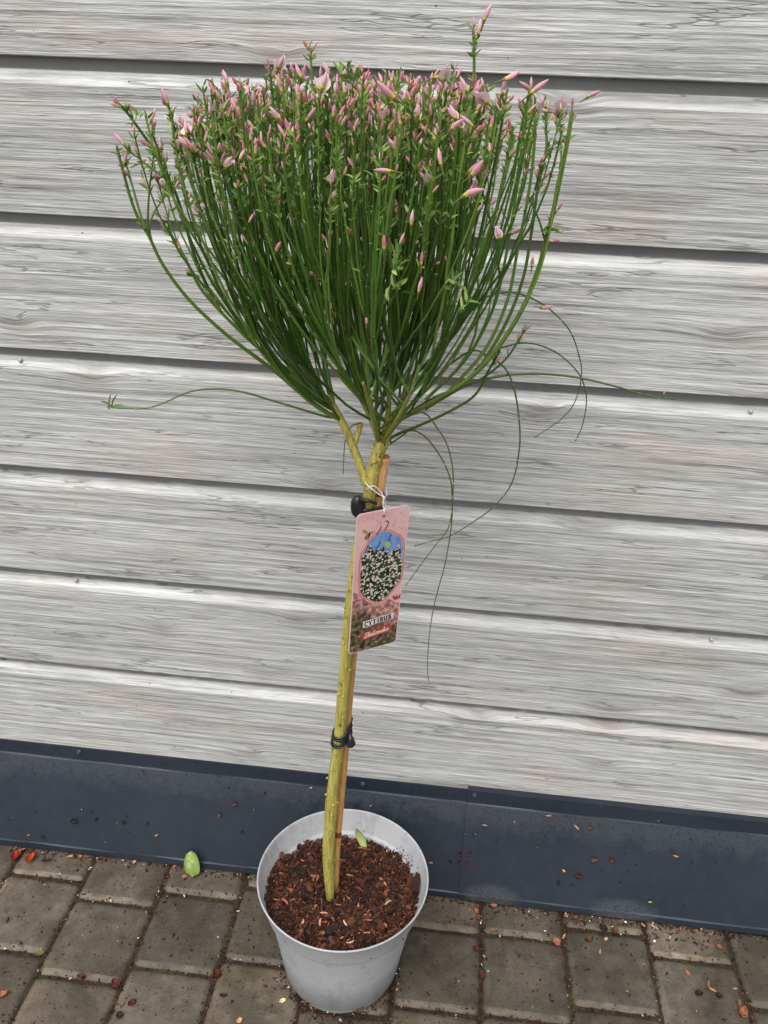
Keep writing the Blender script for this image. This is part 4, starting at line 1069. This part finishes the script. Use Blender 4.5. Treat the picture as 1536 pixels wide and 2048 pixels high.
GRD = [(93, 1721, DK, 24, 6, .2), (140, 1713, TN_, 18, 6, .4), (160, 1713, OR_, 12, 8, 0), (268, 1724, PE, 11, 9, .8), (348, 1733, OR_, 12, 8, .5), (368, 1754, OR_, 13, 9, .1), (162, 1954, RD, 15, 11, 0), (232, 1967, RD, 22, 15, -.5), (244, 2009, OR_, 12, 6, 1.4), (264, 2006, RD, 16, 12, .7), (239, 2032, DK, 16, 14, .3),
       (434, 1949, RD, 16, 20, 1), (5, 1989, OR_, 20, 12, .7), (478, 2041, PE, 14, 9, .6), (80, 1907, (.12, .12, .03), 24, 9, .3), (565, 2001, (.60, .52, .34), 15, 9, .5), (447, 1990, DK, 18, 8, .1), (953, 1822, OR_, 17, 8, -.9), (988, 1810, OR_, 18, 7, 0), (1128, 1873, TN_, 18, 5, .9), (1114, 1885, OR_, 20, 12, -.7), (1132, 1829, TN_, 15, 5, 1.2),
       (1200, 1904, TN_, 13, 5, 1.3), (1212, 1878, PE, 10, 7, .5), (1207, 1857, DK, 20, 12, -.4), (1375, 1946, OR_, 17, 7, -1.2), (1417, 1969, OR_, 26, 6, 1.2), (1424, 1979, TN_, 20, 5, -.5), (1438, 1992, DK, 14, 10, .2), (1398, 1988, DK, 16, 12, .2), (1487, 2025, OR_, 24, 18, 1.0), (1480, 2006, OR_, 16, 7, 1.3), (1470, 1978, TN_, 12, 4, .1), (965, 1950, RD, 16, 14, .9),
       (953, 1899, RD, 14, 12, .3), (1363, 1860, OR_, 13, 8, -.6), (1346, 1845, OR_, 13, 6, 1.4), (1438, 1894, OR_, 13, 9, -.5), (1403, 1858, PE, 9, 4, .5), (1170, 1838, BR, 28, 5, .1), (1230, 1862, BR, 15, 14, .4), (1178, 1878, BR, 20, 13, .4), (1150, 1836, BR, 22, 8, .5), (1310, 1855, TN_, 16, 5, -.5), (1286, 1850, TN_, 14, 5, -.8), (1420, 1868, OR_, 12, 5, .3), (956, 1835, BR, 14, 10, 1), (985, 1860, OR_, 12, 5, .3), (225, 1705, BR, 10, 6, .2), (42, 1700, TN_, 26, 4, .5)]
for px, py, col, L, W, ang in GRD:
    c = atz(px, py, .0022); k = .00066; a_ = ang; u = Vector((math.cos(a_), math.sin(a_) * 1.2, U(-.1, .1))).normalized(); v = Vector((0, 0, 1)).cross(u).normalized(); nn = u.cross(v)
    mb = MB(); hv = U(.8, 1.15); col2 = tuple(x * hv for x in col); 
    for q in range(2 if W > 9 else 1): oval(mb, c + nn * .0009 * q + v * U(-.001, .001), u, v, nn, L * k * U(.9, 1.1), W * k * 1.15 * U(.7, 1), col2, .2, 4, U(.5, 1.2), .0012, None, .13)
    o = mb.build('bark_chip', M_chip, origin=c)
    LL.append((o, px, py, (hue_word(col) + ' ' + shape_word(L, W).replace('flake', 'chip'), zone(px, py, False))))
label_all(LL, 'paving', 'bark chip', 'bark chips scattered on the paving')
for px, py in ((1251, 1844), (1309, 1882)):
    c = atz(px, py, .002); mb = MB(); V = []; F = []
    for i in range(7):
        for j in range(9):
            t = math.pi * i / 6; s = math.tau * j / 9; V.append(c + Vector((math.cos(s) * math.sin(t) * .0024, math.sin(s) * math.sin(t) * .002, math.cos(t) * .0017)) * U(.9, 1.1) if 0 < i < 6 else c + Vector((0, 0, math.cos(t) * .0017)))
    V = [Vector(v) if (v - c).length < .01 else c for v in V]
    F = [(i * 9 + j, i * 9 + (j + 1) % 9, i * 9 + 9 + (j + 1) % 9, i * 9 + 9 + j) for i in range(6) for j in range(9)]
    mb.add(V, F, (.75, .73, .68)); tag(mb.build('white_pebble', M_metal, origin=c), 'tiny white pebble on the paving beside the flashing' if px < 1280 else 'tiny white pebble in the middle of a mossy paver at the right', 'pebble')
# uncountable crumbs of soil and fibre, thick along joints
cr = MB()
def crumb(x, y, z=.0012):
    u = rnd()
    col = TONES[random.choice((0, 0, 0, 1, 1, 2))] if u < .82 else TONES[random.choice((3, 4, 5))] if u < .95 else (.65, .6, .5)
    s = U(.0008, .0026) * (1.4 if u < .3 else 1)
    sliver(cr, (x, y, z), s * U(1, 2.2), s * U(.4, 1), s * .5, rotm(.3), col)
for c in range(1, 12):
    xj = -.6785 + (c - 1) * PW
    for k in range(120): crumb(xj + random.gauss(0, .0028), U(-.42, -.062), U(-.004, .0015))
    o = offs.get(c, -.1)
    for yy in (o, o - PW, o - 2 * PW):
        for k in range(34): crumb(xj + U(0, PW), yy + random.gauss(0, .0028), U(-.004, .0015))
for k in range(900): crumb(U(-.68, .72), U(-.42, -.064), .0010)
for k in range(650): crumb(U(-.70, .62), -.0635 - abs(random.gauss(0, .006)), U(.001, .003))
for k in range(300): crumb(random.gauss(.30, .13), -.064 - abs(random.gauss(0, .02)), .0015)
for k in range(260):
    a = U(math.pi, math.tau); crumb(PX + math.cos(a) * (.080 + abs(random.gauss(0, .012))), PY + math.sin(a) * (.080 + abs(random.gauss(0, .012))), .0012)
for k in range(90):
    c, nn, ss = on_flash(U(0, 1536), 0) if False else (None, None, None)
    x = U(-.72, .6); t = rnd() ** .8; y = -.0590 + .053 * t - .0014 - (.0028 if x > xs else 0); z = .0150 + .1405 * t
    crumb(x, y, z)
tag(cr.build('soil_crumbs', M_chip, smooth=False), 'dark crumbs of soil and bark fibre strewn along joints and flashing', 'debris', kind='stuff')
